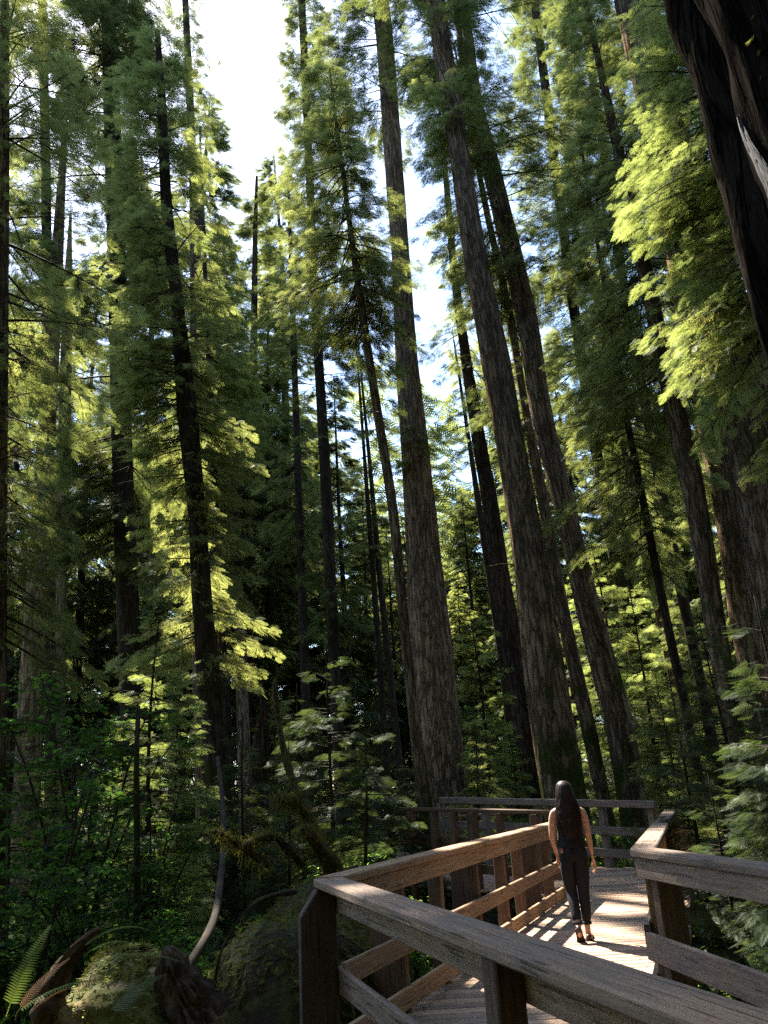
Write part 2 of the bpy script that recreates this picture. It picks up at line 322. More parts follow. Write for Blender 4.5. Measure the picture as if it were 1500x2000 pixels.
# ---------------------------------------------------------------- conifer builder
# sunlit spots on the boardwalk and boughs: the canopy is open along the sun's path to them
GAPS=[]  # (point, radius)
def keep_mask(P):
    k=np.ones(len(P),bool); S=np.array(SUN)
    for (g,r) in GAPS:
        d=P-np.array(g); t=d@S; q=np.linalg.norm(d-t[:,None]*S,axis=1)
        k&=~((q<r)&(t>0.6))
    return k
NBM,DM,SM=1.35,2.5,.86
O_SEED=[0.0]
def crown(axis,axr,z0,z1,rad,nb,rng,tmpl=SPR_MD,dens=13,spray=.42,up=(-8,28),droop=.16,side=None,wide=.36,clump=.55,taperpow=.75,profile=None,hang=0,origin=(0,0,0),wood_r=.012,use_gaps=True,azr=None,bare=0):
    """axis(z)->xy of the trunk; returns leaf arrays and limb Acc. rad: crown radius at the widest; side: f(az)->factor"""
    pos=[];X=[];Z=[];sc=[];ti=[];limbs=Acc(); hp=[]
    nb=int(nb*NBM); dens=dens*DM; spray=spray*SM
    O=np.array(origin); O_SEED[0]+=13.7
    for i in range(nb):
        u=(i+rng.random())/nb
        z=z0+(z1-z0)*u
        pr=(profile(u) if profile else (1-u)**taperpow*(.75+.25*min(1,u*8))+.07)
        az=rng.uniform(0,2*math.pi) if azr is None else rng.uniform(*azr)
        cl=float(vnoise(np.array([az*1.1+7*(z0%3)]),np.array([z*.55+O_SEED[0]]),5)[0])
        L=rad*pr*rng.uniform(.6,1.1)*(.45+1.05*cl)
        if side: L*=side(az)
        if L<.25: continue
        c=axis(z)
        if use_gaps and GAPS and not keep_mask(np.array([[c[0]+.6*L*math.cos(az),c[1]+.6*L*math.sin(az),z]])+O)[0]: continue
        el=R_(up[0]+(up[1]-up[0])*u+rng.uniform(-9,9))
        dh=np.array([math.cos(az),math.sin(az),0]); perp=np.array([-dh[1],dh[0],0])
        dr=droop*rng.uniform(.6,1.5)*L; sweep=rng.uniform(-.18,.18)*L
        def P(s): 
            s=np.asarray(s)[:,None]
            return np.array([c[0],c[1],z])+dh*(s*L*math.cos(el))+perp*(sweep*s*s)+np.array([0,0,1])*(s*L*math.sin(el)-dr*s*s)
        ss=np.linspace(0,.97,7); pp=P(ss); r0=wood_r+.0065*L
        V,f,uv=tube(pp,r0*(1.05-ss),4,cap=False); limbs.add(V,f,uv)
        if pos and rng.random()<bare: continue
        n=max(3,int(dens*L*rng.uniform(.7,1.3)))
        s=rng.uniform(.12,1,n)**.75
        w=wide*L*(1.02-s)**.7*np.clip(s*3.2,0,1)+.05
        lat=rng.uniform(0,1,n)**.7*rng.choice([-1,1],n)
        p=P(s)+perp[None]*(lat*w)[:,None]+dh[None]*(np.abs(lat)*w*.45)[:,None]
        p[:,2]+=-np.abs(lat)*w*rng.uniform(.1,.45,n)+rng.normal(0,.035,n)*L**.5
        ang=lat*R_(50)+rng.normal(0,.35,n)
        d=dh[None]*np.cos(ang)[:,None]+perp[None]*np.sin(ang)[:,None]
        slope=math.tan(el)*.5-2*dr/L*s*.8-rng.uniform(.05,.5,n)
        d=np.concatenate([d[:,:2],slope[:,None]],1)
        # branchlets: thin wood
        for q in range(min(6,int(2+L*1.2))):
            s0=.2+.7*rng.random(); sg=rng.choice([-1,1]); w0=wide*L*(1.02-s0)**.7
            a=P([s0])[0]; bq=a+perp*sg*w0+dh*w0*.6-np.array([0,0,w0*.35])
            V,f,uv=tube(np.array([a,(a+bq)/2+[0,0,.02],bq]),[r0*.35,r0*.25,.004],3,cap=False); limbs.add(V,f,uv)
        nz=np.concatenate([rng.normal(0,.55,(n,2)),np.ones((n,1))],1)
        pos.append(p);X.append(d);Z.append(nz)
        sc.append(spray*rng.uniform(.65,1.25,n)*(1.12-.3*s)); 
        base=clump*rng.uniform(-.5,.5)
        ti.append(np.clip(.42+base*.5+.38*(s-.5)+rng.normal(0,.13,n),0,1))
        if hang:
            m=int(hang*L); 
            if m: hp.append(P(rng.uniform(.1,.85,m))+rng.normal(0,.05,(m,3)))
    if not pos: return (np.zeros((0,3)),np.zeros((0,3),int),np.zeros(0)),limbs,None
    pos=np.vstack(pos);X=np.vstack(X);Z=np.vstack(Z);sc=np.concatenate(sc);ti=np.concatenate(ti)
    if use_gaps and GAPS:
        k=keep_mask(pos+O); pos,X,Z,sc,ti=pos[k],X[k],Z[k],sc[k],ti[k]
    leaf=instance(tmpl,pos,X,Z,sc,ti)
    return leaf,limbs,(np.vstack(hp) if hp else None)
def moss_mesh(name,pts,rng,lmin=.12,lmax=.5,mat='moss_hang',w=.009):
    """hanging strands: clusters of long thin drooping slips"""
    n=len(pts); k=4
    P=np.repeat(pts,k,0)+rng.normal(0,.03,(n*k,3)); m=len(P)
    L=rng.uniform(lmin,lmax,m)*rng.uniform(.4,1,m); a=rng.uniform(0,np.pi,m); ww=w*rng.uniform(.5,1.5,m)
    d=np.stack([np.cos(a)*ww,np.sin(a)*ww,0*a],1)
    j=rng.normal(0,.02,(m,3)); 
    v0=P-d; v1=P+d; v2=P+j-np.stack([0*L,0*L,L*.5],1)+d*.7; v3=P+j-np.stack([0*L,0*L,L*.5],1)-d*.7; v4=P+2*j-np.stack([0*L,0*L,L],1)
    V=np.stack([v0,v1,v2,v3,v4],1).reshape(-1,3); b=np.arange(m)[:,None]*5
    return mesh_np(name,V,[b+np.array([[0,1,2,3]]),b+np.array([[3,2,4]])],M[mat],tint=np.repeat(rng.uniform(.1,1,m),5))
def bark_disp(seed,amp=.10,ridges=16,flare=0,h0=1.0):
    def f(th,s,r):
        x=th/(2*np.pi)*ridges
        xs=x+1.3*fbm(s*.45+0*x,0*x+np.cos(th)*1.2,seed,3)
        # periodic ridge pattern round the trunk
        a=np.abs(((xs+.5*vnoise(s*.8,0*s+seed,seed+3))%1)-.5)*2
        b=fbm(np.cos(th)*ridges*.35+s*.15,np.sin(th)*ridges*.35+s*.9,seed+9,4)
        out=1+amp*(.55*(a-.5)+1.0*(b-.45))
        if flare: out=out+flare*np.exp(-s/h0)*(1+.55*np.cos(th*3+seed)+.35*np.cos(th*5+seed*2.3))
        return out
    return f
def px_trunk(rows,Y,zb=None,ztop=None,extra=None):
    """rows: (y_px, x_left, x_right) measured on the photograph; Y: distance. -> 3D centre line and radius, straight continued down to the ground and up"""
    C=[];Rr=[]
    for (y,a,b) in rows:
        p=at_y((a+b)/2,y,Y); C.append(p); Rr.append((b-a)/2*depth(p)/F_PX)
    C=np.array(C);Rr=np.array(Rr); o=np.argsort(C[:,2]); C=C[o];Rr=Rr[o]
    if zb is None:
        sl=(C[1]-C[0])/(C[1,2]-C[0,2]); gz=float(ground_z(C[0,0],C[0,1]))-.15
        b=C[0]+sl*(gz-C[0,2]); rs=(Rr[1]-Rr[0])/(C[1,2]-C[0,2]); rb=Rr[0]+min(0,rs)*(gz-C[0,2])*.5
        if C[0,2]>gz+.1: C=np.vstack([b[None],C]); Rr=np.concatenate([[max(rb,Rr[0])],Rr])
    if ztop and C[-1,2]<ztop:
        k=max(0,len(C)-3); sl=(C[-1]-C[k])/(C[-1,2]-C[k,2]); e=C[-1]+sl*(ztop-C[-1,2])
        C=np.vstack([C,e[None]]); Rr=np.concatenate([Rr,[max(.03,Rr[-1]*.25)]])
    return C,Rr
def resample(C,Rr,step=.5):
    z=np.arange(C[0,2],C[-1,2],step); z=np.append(z,C[-1,2])
    P=np.stack([np.interp(z,C[:,2],C[:,0]),np.interp(z,C[:,2],C[:,1]),z],1)
    # light smoothing of the centre line
    for _ in range(4):
        P[1:-1,:2]=.5*P[1:-1,:2]+.25*(P[:-2,:2]+P[2:,:2])
    return P,np.interp(z,C[:,2],Rr)
def crown_span(C,Y,ytop,ybot):
    """pixel rows -> heights on the trunk"""
    x=lambda y: 0
    def zz(y):
        # intersect row y with the trunk's plane at its own x
        best=C[0,2]
        for _ in range(6):
            X=np.interp(best,C[:,2],C[:,0])
            lo=-20;hi=80
            for _ in range(30):
                mid=(lo+hi)/2; q=CRn.T@(np.array([X,Y,mid])-[0,0,EYE]); yy=1000-F_PX*q[1]/-q[2]
                if yy>y: lo=mid
                else: hi=mid
            best=(lo+hi)/2
        return best
    return zz(ybot),zz(ytop)
# ================================================================ ground
def build_ground():
    rs=np.concatenate([np.linspace(.0,40,110),np.geomspace(41,900,50)]); na=180
    a=np.linspace(0,2*np.pi,na,endpoint=False)
    Rg,A=np.meshgrid(rs,a,indexing='ij'); x=Rg*np.sin(A); y=Rg*np.cos(A)+6
    z=ground_z(x,y); V=np.stack([x,y,z],-1).reshape(-1,3)
    i=np.arange(len(rs)-1)[:,None]; j=np.arange(na)[None,:]; jn=(j+1)%na
    q=np.stack([i*na+j,(i+1)*na+j,(i+1)*na+jn,i*na+jn],-1).reshape(-1,4)
    structure(put('ground',mesh_np('ground',V,q,M['ground'],smooth=True)))
build_ground()
# ================================================================ boardwalk
def beam_arr(p0,p1,w,h,c0=0.0,c1=0.0,ch=.006,rows=None,uo=None):
    """board from p0 to p1 (points on the top face's centre line); w across, h down; c0/c1 skew the end cuts (mitres)"""
    p0=np.array(p0,float);p1=np.array(p1,float); d=p1-p0; L=np.linalg.norm(d); d/=L
    s=np.array([d[1],-d[0],0]); s/=np.linalg.norm(s); u=np.cross(s,d)*1.0
    if u[2]<0:u=-u
    hw=w/2
    sec=[(-hw+ch,0),(hw-ch,0),(hw,-ch),(hw,-h+ch),(hw-ch,-h),(-hw+ch,-h),(-hw,-h+ch),(-hw,-ch)]
    k=rows or max(2,int(L/.6)+1); V=[];ts=np.linspace(0,1,k)
    for t in ts:
        for (a,b) in sec:
            off=0
            if t==0: off=c0*a
            if t==1: off=c1*a
            V.append(p0+d*(L*t+off)+s*a+u*b)
    n=8;i=np.arange(k-1)[:,None];j=np.arange(n)[None,:];jn=(j+1)%n
    q=np.stack([i*n+j,(i+1)*n+j,(i+1)*n+jn,i*n+jn],-1).reshape(-1,4)
    per=np.concatenate([[0],np.cumsum([math.dist(sec[m],sec[(m+1)%8]) for m in range(8)])])
    u0=(ts[:-1]*L)[:,None]+0*j; u1=(ts[1:]*L)[:,None]+0*j; v0=per[j]+0*i; v1=per[j+1]+0*i
    r1,r2=uo if uo else (random.random()*50,random.random()*50)
    uv=np.stack([np.stack([u0,v0],-1),np.stack([u1,v0],-1),np.stack([u1,v1],-1),np.stack([u0,v1],-1)],2).reshape(-1,2)+[r1,r2]
    V=np.array(V); V=np.vstack([V,V[:8].mean(0)[None],V[-8:].mean(0)[None]]); b=len(V)-2
    jj=np.arange(8); t0=np.stack([jj,(jj+1)%8,np.full(8,b)],-1); m=(k-1)*8
    t1=np.stack([m+(jj+1)%8,m+jj,np.full(8,b+1)],-1)
    def euv(rows_): 
        P=V[rows_.ravel()]; q=P-p0; return np.stack([(q@s)*.15+r1,(q@u)*.6+r2],-1)
    uv=np.vstack([uv,euv(t0),euv(t1)])
    return V,[q,np.vstack([t0,t1])],uv
def beam(name,parent,mat,*a,tint=None,**k):
    V,f,uv=beam_arr(*a,**k); A=Acc(); A.add(V,f,uv,random.random() if tint is None else tint)
    return put(name,A.mesh(name,M[mat],smooth=False),parent)
def post_arr(p,dirv,w,t,ztop,zbot,cham=0.0,side=1):
    """plank post: wide face (w) across the rail, t along it; outer top corner cut off by cham"""
    d=np.array([dirv[0],dirv[1],0.]); d/=np.linalg.norm(d); s=np.array([d[1],-d[0],0])*side   # s points outward
    c=.006
    prof=[(0,zbot),(w,zbot),(w,ztop-cham*1.35 if cham else ztop),(w-cham if cham else w,ztop),(0,ztop)]
    if not cham: prof=[(0,zbot),(w,zbot),(w,ztop),(0,ztop)]
    P0=np.array([p[0],p[1],0.])
    n=len(prof); V=[]
    for sg,inset in ((-1,c),(-1,0),(1,0),(1,c)):
        cx=np.mean([a for a,b in prof]); cz=np.mean([b for a,b in prof])
        for (a,b) in prof:
            aa=a+(c if a<cx else -c)*(1 if inset else 0); bb=b-(c if b>cz and inset else 0)
            V.append(P0+s*aa+d*(sg*(t/2-(0 if inset else c)))+np.array([0,0,bb]))
    V=np.array(V); i=np.arange(3)[:,None]; j=np.arange(n)[None,:]; jn=(j+1)%n
    q=np.stack([i*n+j,i*n+jn,(i+1)*n+jn,(i+1)*n+j],-1).reshape(-1,4)
    V=np.vstack([V,V[:n].mean(0)[None],V[-n:].mean(0)[None]]); b=len(V)-2; jj=np.arange(n)
    tr=np.vstack([np.stack([(jj+1)%n,jj,np.full(n,b)],-1),np.stack([3*n+jj,3*n+(jj+1)%n,np.full(n,b+1)],-1)])
    r1,r2=random.random()*50,random.random()*50
    def uvf(F_):
        P=V[F_.ravel()]; return np.stack([P[:,2]+r1,(P-P0)@s+(P-P0)@d+r2],-1)
    return V,[q,tr],np.vstack([uvf(q),uvf(tr)])
def post(name,parent,mat,*a,tint=None,**k):
    V,f,uv=post_arr(*a,**k); A=Acc(); A.add(V,f,uv,random.random() if tint is None else tint)
    return put(name,A.mesh(name,M[mat],smooth=False),parent)
random.seed(4)
# deck outline: left and right edge as functions of the distance y
def deck_left(y):
    if y<5.75: return np.interp(y,[-2,2.0,5.75],[2.0,.72,-.50])
    if y<13.2: return -.50+.352*(y-5.75)
    return np.interp(y,[13.2,15.2,17.6],[2.12,.0,-1.2])
def deck_right(y):
    if y<6.6: return np.interp(y,[-2,4.86,6.6],[3.2,2.13,1.90])
    if y<15.1: return 1.90+.343*(y-6.6)
    return np.interp(y,[15.1,17.6],[4.75,.75])
def deck_z(y,x=0): return 0.0+float(np.interp(y,[12.5,15.5,18],[0,.10,.18]))
def build_deck():
    A=Acc(); y=.4; pw=.138; gap=.013
    while y<17.4:
        a,b=deck_left(y+pw/2)-.05,deck_right(y+pw/2)+.05
        z=deck_z(y)+random.uniform(-.0015,.0015)
        segs=[(a,b)]
        if b-a>4.0: m=a+random.uniform(.35,.65)*(b-a); segs=[(a,m-.003),(m+.003,b)]
        for (p,q) in segs:
            if q-p<.1: continue
            V,f,uv=beam_arr((p,y+pw/2,z),(q,y+pw/2,z),pw,.04,ch=.009,rows=2); A.add(V,f,uv,random.random())
        y+=pw+gap
    root=put('boardwalk_path',A.mesh('boardwalk_path',M['plank'],smooth=False)); structure(root)
    # joists and stringers beneath the planks
    J=Acc()
    def st(p,q,w=.09,h=.24):
        V,f,uv=beam_arr(p,q,w,h); J.add(V,f,uv,.3)
    st((-.30,5.75,-.045),(2.3,13.15,-.045)); st((1.85,6.65,-.045),(4.65,15.0,-.045)); st((.9,2.0,-.045),(-.30,5.55,-.045)); st((2.05,2,-.045),(1.82,6.4,-.045))
    st((.7,6.2,-.045),(3.5,14.2,-.045))
    o=put('boardwalk_joists',J.mesh('boardwalk_joists',M['wood_dark'],smooth=False)); structure(o)
    for k,(x,y0) in enumerate([(.2,6.5),(1.2,9.2),(2.1,12.1),(2.4,7.9),(3.3,10.6),(4.1,13.2)]):
        V,f,uv=beam_arr((x-.45,y0,-.30),(x+.45,y0,-.30),.2,.8); B=Acc(); B.add(V,f,uv,.2)
        s_=structure(put('boardwalk_footing',B.mesh('boardwalk_footing',M['wood_dark'],smooth=False)))
build_deck()
# leaf litter and twigs on the boards
def build_litter():
    rng=np.random.default_rng(5); n=700
    y=rng.uniform(3,15,n); f=rng.random(n)
    f=np.where(rng.random(n)<.6,np.where(rng.random(n)<.5,f*.12,1-f*.12),f)
    x=np.array([deck_left(a)+(deck_right(a)-deck_left(a))*b for a,b in zip(y,f)])
    pos=np.stack([x,y,np.array([deck_z(a) for a in y])+.012],1)
    a=rng.uniform(0,6.28,n); X=np.stack([np.cos(a),np.sin(a),0*a],1); Z=np.stack([rng.normal(0,.25,n),rng.normal(0,.25,n),np.ones(n)],1)
    T=(np.array([[0,-.25,0],[.5,-.5,.05],[1,0,0],[.5,.5,.05],[0,.25,0]]),np.array([[0,1,2],[0,2,4],[2,3,4]]))
    V,F_,ti=instance(T,pos,X,Z,rng.uniform(.012,.035,n),rng.random(n),rng.uniform(.15,.7,n))
    o=put('fallen_needles',mesh_np('fallen_needles',V,F_,M['litter'],tint=ti)); o['kind']='stuff'
build_litter()
def railing(label,A_,B_,zA,zB,mat,outward,capw=.19,posts=(),c0=0,c1=0,cap_splits=(),mid=.55,low=.19,fascia=True,post_mat=None,midh=.14,corner0=False,group=None,cap_t=.055,endtrim=(0,0)):
    """A_,B_: plan points of the cap's INNER (deck side) edge. outward=+1 if the outside lies to the right of A->B"""
    A_=np.array(A_,float);B_=np.array(B_,float); d=B_-A_; L=np.linalg.norm(d); d/=L; s=np.array([d[1],-d[0]])*outward
    t=thing('railing',label,'railing',(A_[0],A_[1],0),group); ct=random.uniform(.45,.65); u1_,u2_=random.random()*40,random.random()*40
    off=np.array([A_[0],A_[1],0])
    def P(l,o,z): q=A_+d*l+s*o; return np.array([q[0],q[1],z])-off
    Z=lambda l: zA+(zB-zA)*l/L
    cut=[0]+list(cap_splits)+[L]
    for k in range(len(cut)-1):
        a,b=cut[k],cut[k+1]; g0=0 if k==0 else .0015; g1=0 if k==len(cut)-2 else .0015
        beam('cap_rail',t,mat,P(a+g0,capw/2,Z(a)),P(b-g1,capw/2,Z(b)),capw,cap_t,c0=(c0 if k==0 else 0),c1=(c1 if k==len(cut)-2 else 0),ch=.009,tint=ct,uo=(u1_+a,u2_))
    i0,i1=endtrim
    if fascia: beam('top_rail',t,mat,P(i0,.045,Z(0)-cap_t-.002),P(L-i1,.045,Z(L)-cap_t-.002),.04,.14)
    beam('middle_rail',t,mat,P(i0,.045,Z(0)-1.07+mid),P(L-i1,.045,Z(L)-1.07+mid),.04,midh)
    if low is not None: beam('lower_rail',t,mat,P(i0,.045,Z(0)-1.07+low),P(L-i1,.045,Z(L)-1.07+low),.04,.14)
    for (l,w,th,cham) in posts:
        q=P(l,.067,0)
        post('post',t,post_mat or mat,q,(d[0],d[1]),w,th,Z(l)-cap_t-.003,-.55,cham=cham,side=outward)
    return t
# near rail: from the V corner down to the lower right, passing close in front of the camera
Ain=(-.415,5.80)
cin=(1.03,1.35)
near=railing('thick grey-brown railing slanting across the foreground down to the lower right corner',Ain,cin,1.07,1.07,'wood_grey',+1,posts=[(.05,.235,.09,.11),(2.74,.105,.12,0)],
    c0=-.18,cap_splits=(2.66,),mid=.55,low=.19,post_mat='wood_dark')
# left rail: from the V corner along the deck to beside the walking woman
Lend=(2.42,13.1)
dn=np.array(cin)-np.array(Ain); 
def lrail_l(px,z=.8):
    'distance along the left rail of the upright seen at column px of the survey'
    r=ray(px,1700); k=r[0]/r[1]; sx=(Lend[0]-Ain[0])/(Lend[1]-Ain[1]); yy=(Ain[0]-sx*Ain[1])/(k-sx); xx=k*yy
    return math.hypot(xx-Ain[0],yy-Ain[1])
LP=[(lrail_l(800),.28,.09,.1)]+[(lrail_l(px),w,.09,c) for px,w,c in ((875,.12,0),(945,.28,.1),(998,.12,0),(1031,.12,0),(1062,.28,.1),(1088,.14,0))]
left=railing('sunlit orange-brown railing on the left of the deck, ending beside the woman',Ain,Lend,1.07,1.03,'wood_tan',-1,
    posts=LP,c0=.18,cap_splits=(3.2,),post_mat='wood_dark',endtrim=(.06,0))
# right rail, two legs meeting in a corner
Bc=(1.72,6.68)
railing('grey-brown railing at the right edge, nearest leg with a wide plank post under its corner',Bc,(2.36,2.3),1.07,1.07,'wood_grey',-1,
    posts=[(.20,.19,.11,0),(1.9,.19,.11,0)],c0=.09,mid=.50,midh=.185,low=.2,post_mat='wood_dark')
railing('railing from the right-hand corner to the far bend, its cap half covered by fir twigs',Bc,(4.52,14.85),1.07,1.05,'wood_grey',+1,
    posts=[(.26,.12,.10,0),(2.3,.12,.10,0),(4.3,.12,.10,0),(6.4,.33,.10,.13),(8.4,.12,.10,0)],c0=-.09,mid=.55,low=.2,post_mat='wood_tan')
# far rails beyond the woman
railing('far weathered grey railing behind the woman, the longer and higher of the two',(4.40,15.0),(.8,17.9),1.19,1.44,'wood_far',+1,
    posts=[(.12,.22,.10,0),(1.05,.15,.11,0),(2.4,.15,.11,0),(3.6,.2,.11,0),(4.7,.15,.11,0)],mid=.62,low=.25,cap_t=.12,capw=.17,fascia=False,post_mat='wood_far')
railing('dark shaded railing turning left beyond the sunlit one, in front of the far grey railing',(2.38,13.3),(.05,15.2),1.19,1.33,'wood_dark',-1,
    posts=[(.30,.14,.11,0),(.95,.12,.09,0),(1.45,.2,.10,0),(1.85,.14,.1,0),(2.25,.14,.1,0),(2.75,.14,.1,0)],mid=.62,low=.22,cap_t=.06,capw=.15,fascia=False,post_mat='wood_dark')
# second boardwalk seen through the gap at the left, catching the sun
def far_platform():
    A=Acc()
    for k in range(18):
        V,f,uv=beam_arr((-.2,20.0+k*.15,.12),(3.4,20.0+k*.15,.12),.14,.04,rows=2); A.add(V,f,uv,random.random())
    structure(put('far_boardwalk_path',A.mesh('far_boardwalk_path',M['plank'],smooth=False)))
    railing('small pale sunlit railing of the distant boardwalk, seen through the gap left of the deck',(-.1,19.9),(3.3,19.8),1.0,1.02,'wood_tan',+1,
        posts=[(.3,.14,.1,0),(1.3,.14,.1,0),(2.1,.14,.1,0),(3.2,.14,.1,0)],mid=.6,low=.28,capw=.15,fascia=False)
far_platform()
# ================================================================ sun-lit openings in the canopy
for g,r in [((2.9,12.3,0),1.3),((3.7,14.6,.3),1.1),((2.2,8.8,0),.5),((2.0,10.2,0),.55),((1.4,10.6,1.0),.9),((.6,8.2,1.0),.6),((-.1,5.0,1.07),.28),((1.0,6.2,0),.30),((4.2,14.3,1.0),.6),
            ((9.5,20,14),2.0),((9,16,18),1.6),((8,30,3),4.5),((11,27,2),3.5),((-2.5,17,7),1.2),((-2.6,17,11),1.2),((-7,20,12),1.5),((-1.8,5.2,.4),.45),((-2.3,4.9,.2),.3),((-1.0,14,2),1.0),((2.2,24,3),1.6),((5,26,6),1.5),((-4.5,19,9),1.8),((-6,17,1.5),1.1)]:
    GAPS.append((g,r))
for x,y,Y,r in [(920,1300,27,1.4),(970,1450,23,1.0),(940,1150,27,1.2),(1180,1200,31,2.0),(1260,1150,28,2.0),(1300,1350,24,1.5),(1380,1200,29,2.0),(1190,1400,27,1.3),(796,1380,25.2,.75),(790,1200,25.2,.7),(780,1000,25.2,.7),(765,700,25.2,.6),
    (1003,1200,19.5,.6),(985,1000,19.5,.6),(955,800,19.5,.6),(1120,1150,22.5,.7),(1345,1100,16.6,.5),(60,680,13.5,.9),(150,480,17,1.2),(300,1450,13,.8),(500,1050,17.5,1.0),(230,1885,5.1,.38),(30,1935,4.6,.3),(540,1600,8.7,.22),(1250,300,12.3,1.0),(1180,480,12.3,.8),(480,820,17.5,.8)]:
    GAPS.append((tuple(at_y(x,y,Y)),r))
RNG=np.random.default_rng(11)
def axis_fn(P): return lambda z: (np.interp(z,P[:,2],P[:,0]),np.interp(z,P[:,2],P[:,1]))
def conifer(name,label,cat,rows,Y,ztop=None,bark='bark_dark',crowns=(),group=None,nside=12,amp=.03,ridges=10,flare=.35,moss=0,seed=1,step=.6,stubs=0,leafname='crown'):
    """a tree surveyed from the photograph: trunk rows + crown zones
    crowns: dicts(y=(ytop,ybot), r=(left,right) metres, nb, mat, ...)"""
    rng=np.random.default_rng(seed)
    C,Rr=px_trunk(rows,Y,ztop=ztop); P,r=resample(C,Rr,step); O=P[0].copy()
    t=thing(name,label,cat,tuple(O),group)
    f=bark_disp(seed,amp,ridges,flare,max(.5,r[0]*1.3))
    V,fl,uv=tube(P-O,r,nside,f); A=Acc(); A.add(V,fl,uv)
    if stubs:
        for _ in range(stubs):
            k=rng.integers(3,len(P)-3); a=rng.uniform(0,6.28); q=P[k]-O; L=rng.uniform(.25,1.3)
            d=np.array([math.cos(a),math.sin(a),rng.uniform(-.35,.25)])
            V,f2,u2=tube(np.array([q+d*r[k]*.8,q+d*(r[k]+L*.5),q+d*(r[k]+L)+[0,0,-.12*L]]),[.022,.015,.004],5); A.add(V,f2,u2)
    put('trunk',A.mesh('trunk',M[bark]),t)
    ax=axis_fn(P-O)
    LV=[];limbs=Acc();hp=[]
    bymat={}
    for ci,c in enumerate(crowns):
        c=dict(c); zb,zt=crown_span(C,Y,c['y'][0],c['y'][1])
        if ci==0: nz_=P[-1,2]-.1; c['nb']=int(c['nb']*min(2.2,max(.5,(nz_-zb)/(zt-zb)))); zt=nz_
        if 'ztop' in c: zt=c.pop('ztop')
        c.pop('y'); l,rr=c.pop('r'); mat=c.pop('mat','needle'); mx=max(l,rr); depthf=c.pop('depthf',.8)
        def side(az,l=l,rr=rr,mx=mx,df=depthf):
            cx=math.cos(az); w=abs(cx); e=(rr if cx>0 else l)/mx
            return e*w+(1-w)*min(df,(l+rr)/2/mx*1.1)
        leaf,lb,h=crown(ax,None,zb-O[2],zt-O[2],mx,c.pop('nb'),rng,side=side,origin=O,**c)
        bymat.setdefault(mat,[]).append(leaf)
        if lb.v: limbs.v+=lb.v; 
        for a,b in ((limbs.q,lb.q),(limbs.t,lb.t)): b2=[x+limbs.n for x in b]; a+=b2
        limbs.uq+=lb.uq; limbs.ut+=lb.ut; limbs.ti+=lb.ti; limbs.n+=lb.n
        if h is not None: hp.append(h)
    for mat,ls in bymat.items():
        n=0;VV=[];TT=[];II=[]
        for v,tq,ti in ls: VV.append(v);TT.append(tq+n);II.append(ti);n+=len(v)
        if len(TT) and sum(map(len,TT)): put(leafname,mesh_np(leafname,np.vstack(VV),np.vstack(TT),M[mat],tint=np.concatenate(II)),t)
    if limbs.v: put('branches',limbs.mesh('branches',M['twig']),t)
    if moss and hp:
        h=np.vstack(hp); put('hanging_moss',moss_mesh('hanging_moss',h,rng,.08,.34*moss),t)
    return t
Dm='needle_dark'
# ---- the big columns in the middle
conifer('douglas_fir','very thick straight grey-barked fir rising from the middle of the picture','tree',
    [(-250,702,733),(100,737,770),(300,750,785),(500,765,800),(700,772,815),(900,785,840),(1100,795,862),(1300,800,888),(1480,812,905)],26,ztop=48,bark='bark_grey',nside=56,amp=.09,ridges=22,seed=3,step=.45,stubs=14,
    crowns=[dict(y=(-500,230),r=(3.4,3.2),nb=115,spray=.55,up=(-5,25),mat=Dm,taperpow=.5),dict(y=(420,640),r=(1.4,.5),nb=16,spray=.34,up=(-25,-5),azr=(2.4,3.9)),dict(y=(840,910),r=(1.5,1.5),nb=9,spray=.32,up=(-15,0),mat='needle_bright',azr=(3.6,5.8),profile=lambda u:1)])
conifer('douglas_fir','thick furrowed fir directly behind the woman, moss on its foot','tree',
    [(-200,808,838),(50,840,875),(200,860,900),(300,878,915),(500,905,950),(700,940,995),(900,975,1030),(1100,1005,1070),(1300,1020,1100),(1500,1050,1135)],20,ztop=42,bark='bark_mossy',nside=56,amp=.08,ridges=20,seed=4,step=.4,stubs=8,
    crowns=[dict(y=(-500,120),r=(3.0,2.4),nb=85,spray=.5,mat=Dm,taperpow=.5),dict(y=(170,262),r=(1.9,1.7),nb=26,spray=.34,up=(-12,20),mat='needle',profile=lambda u:.75+.3*math.sin(3.1*u),dens=17)])
conifer('douglas_fir','thick fir leaning left, third of the big trunks, just right of the woman','tree',
    [(0,885,915),(200,905,940),(300,935,970),(620,1010,1050),(800,1035,1075),(900,1060,1100),(1000,1085,1125),(1200,1127,1175),(1400,1180,1235),(1540,1203,1258)],23,ztop=44,bark='bark_mossy',nside=44,amp=.09,ridges=16,seed=5,step=.45,stubs=8,
    crowns=[dict(y=(-450,560),r=(2.8,3.8),nb=210,spray=.5,up=(-18,15),mat=Dm,dens=12,wide=.4,taperpow=.4)])
conifer('conifer','slim straight trunk between the two big firs behind the woman','tree',
    [(420,945,958),(620,990,1005),(800,1018,1034),(900,1035,1055),(1000,1055,1077),(1200,1085,1112),(1400,1130,1160),(1550,1162,1190)],24.5,ztop=30,bark='bark_mossy',seed=6,stubs=10,nside=16,
    crowns=[dict(y=(420,900),r=(2,1.6),nb=30,spray=.42,mat=Dm)])
conifer('dead_cedar','dark fluted trunk half hidden behind the left side of the furrowed fir','tree',
    [(300,862,872),(540,880,895),(700,900,920),(880,925,952),(1000,945,976),(1100,955,990),(1300,985,1030),(1480,1012,1050)],29,ztop=32,bark='bark_red',seed=7,nside=28,amp=.22,ridges=9,flare=.5,stubs=4,crowns=[dict(y=(260,900),r=(1.9,1.6),nb=80,spray=.42,up=(-25,8),mat='needle',bare=.2)])
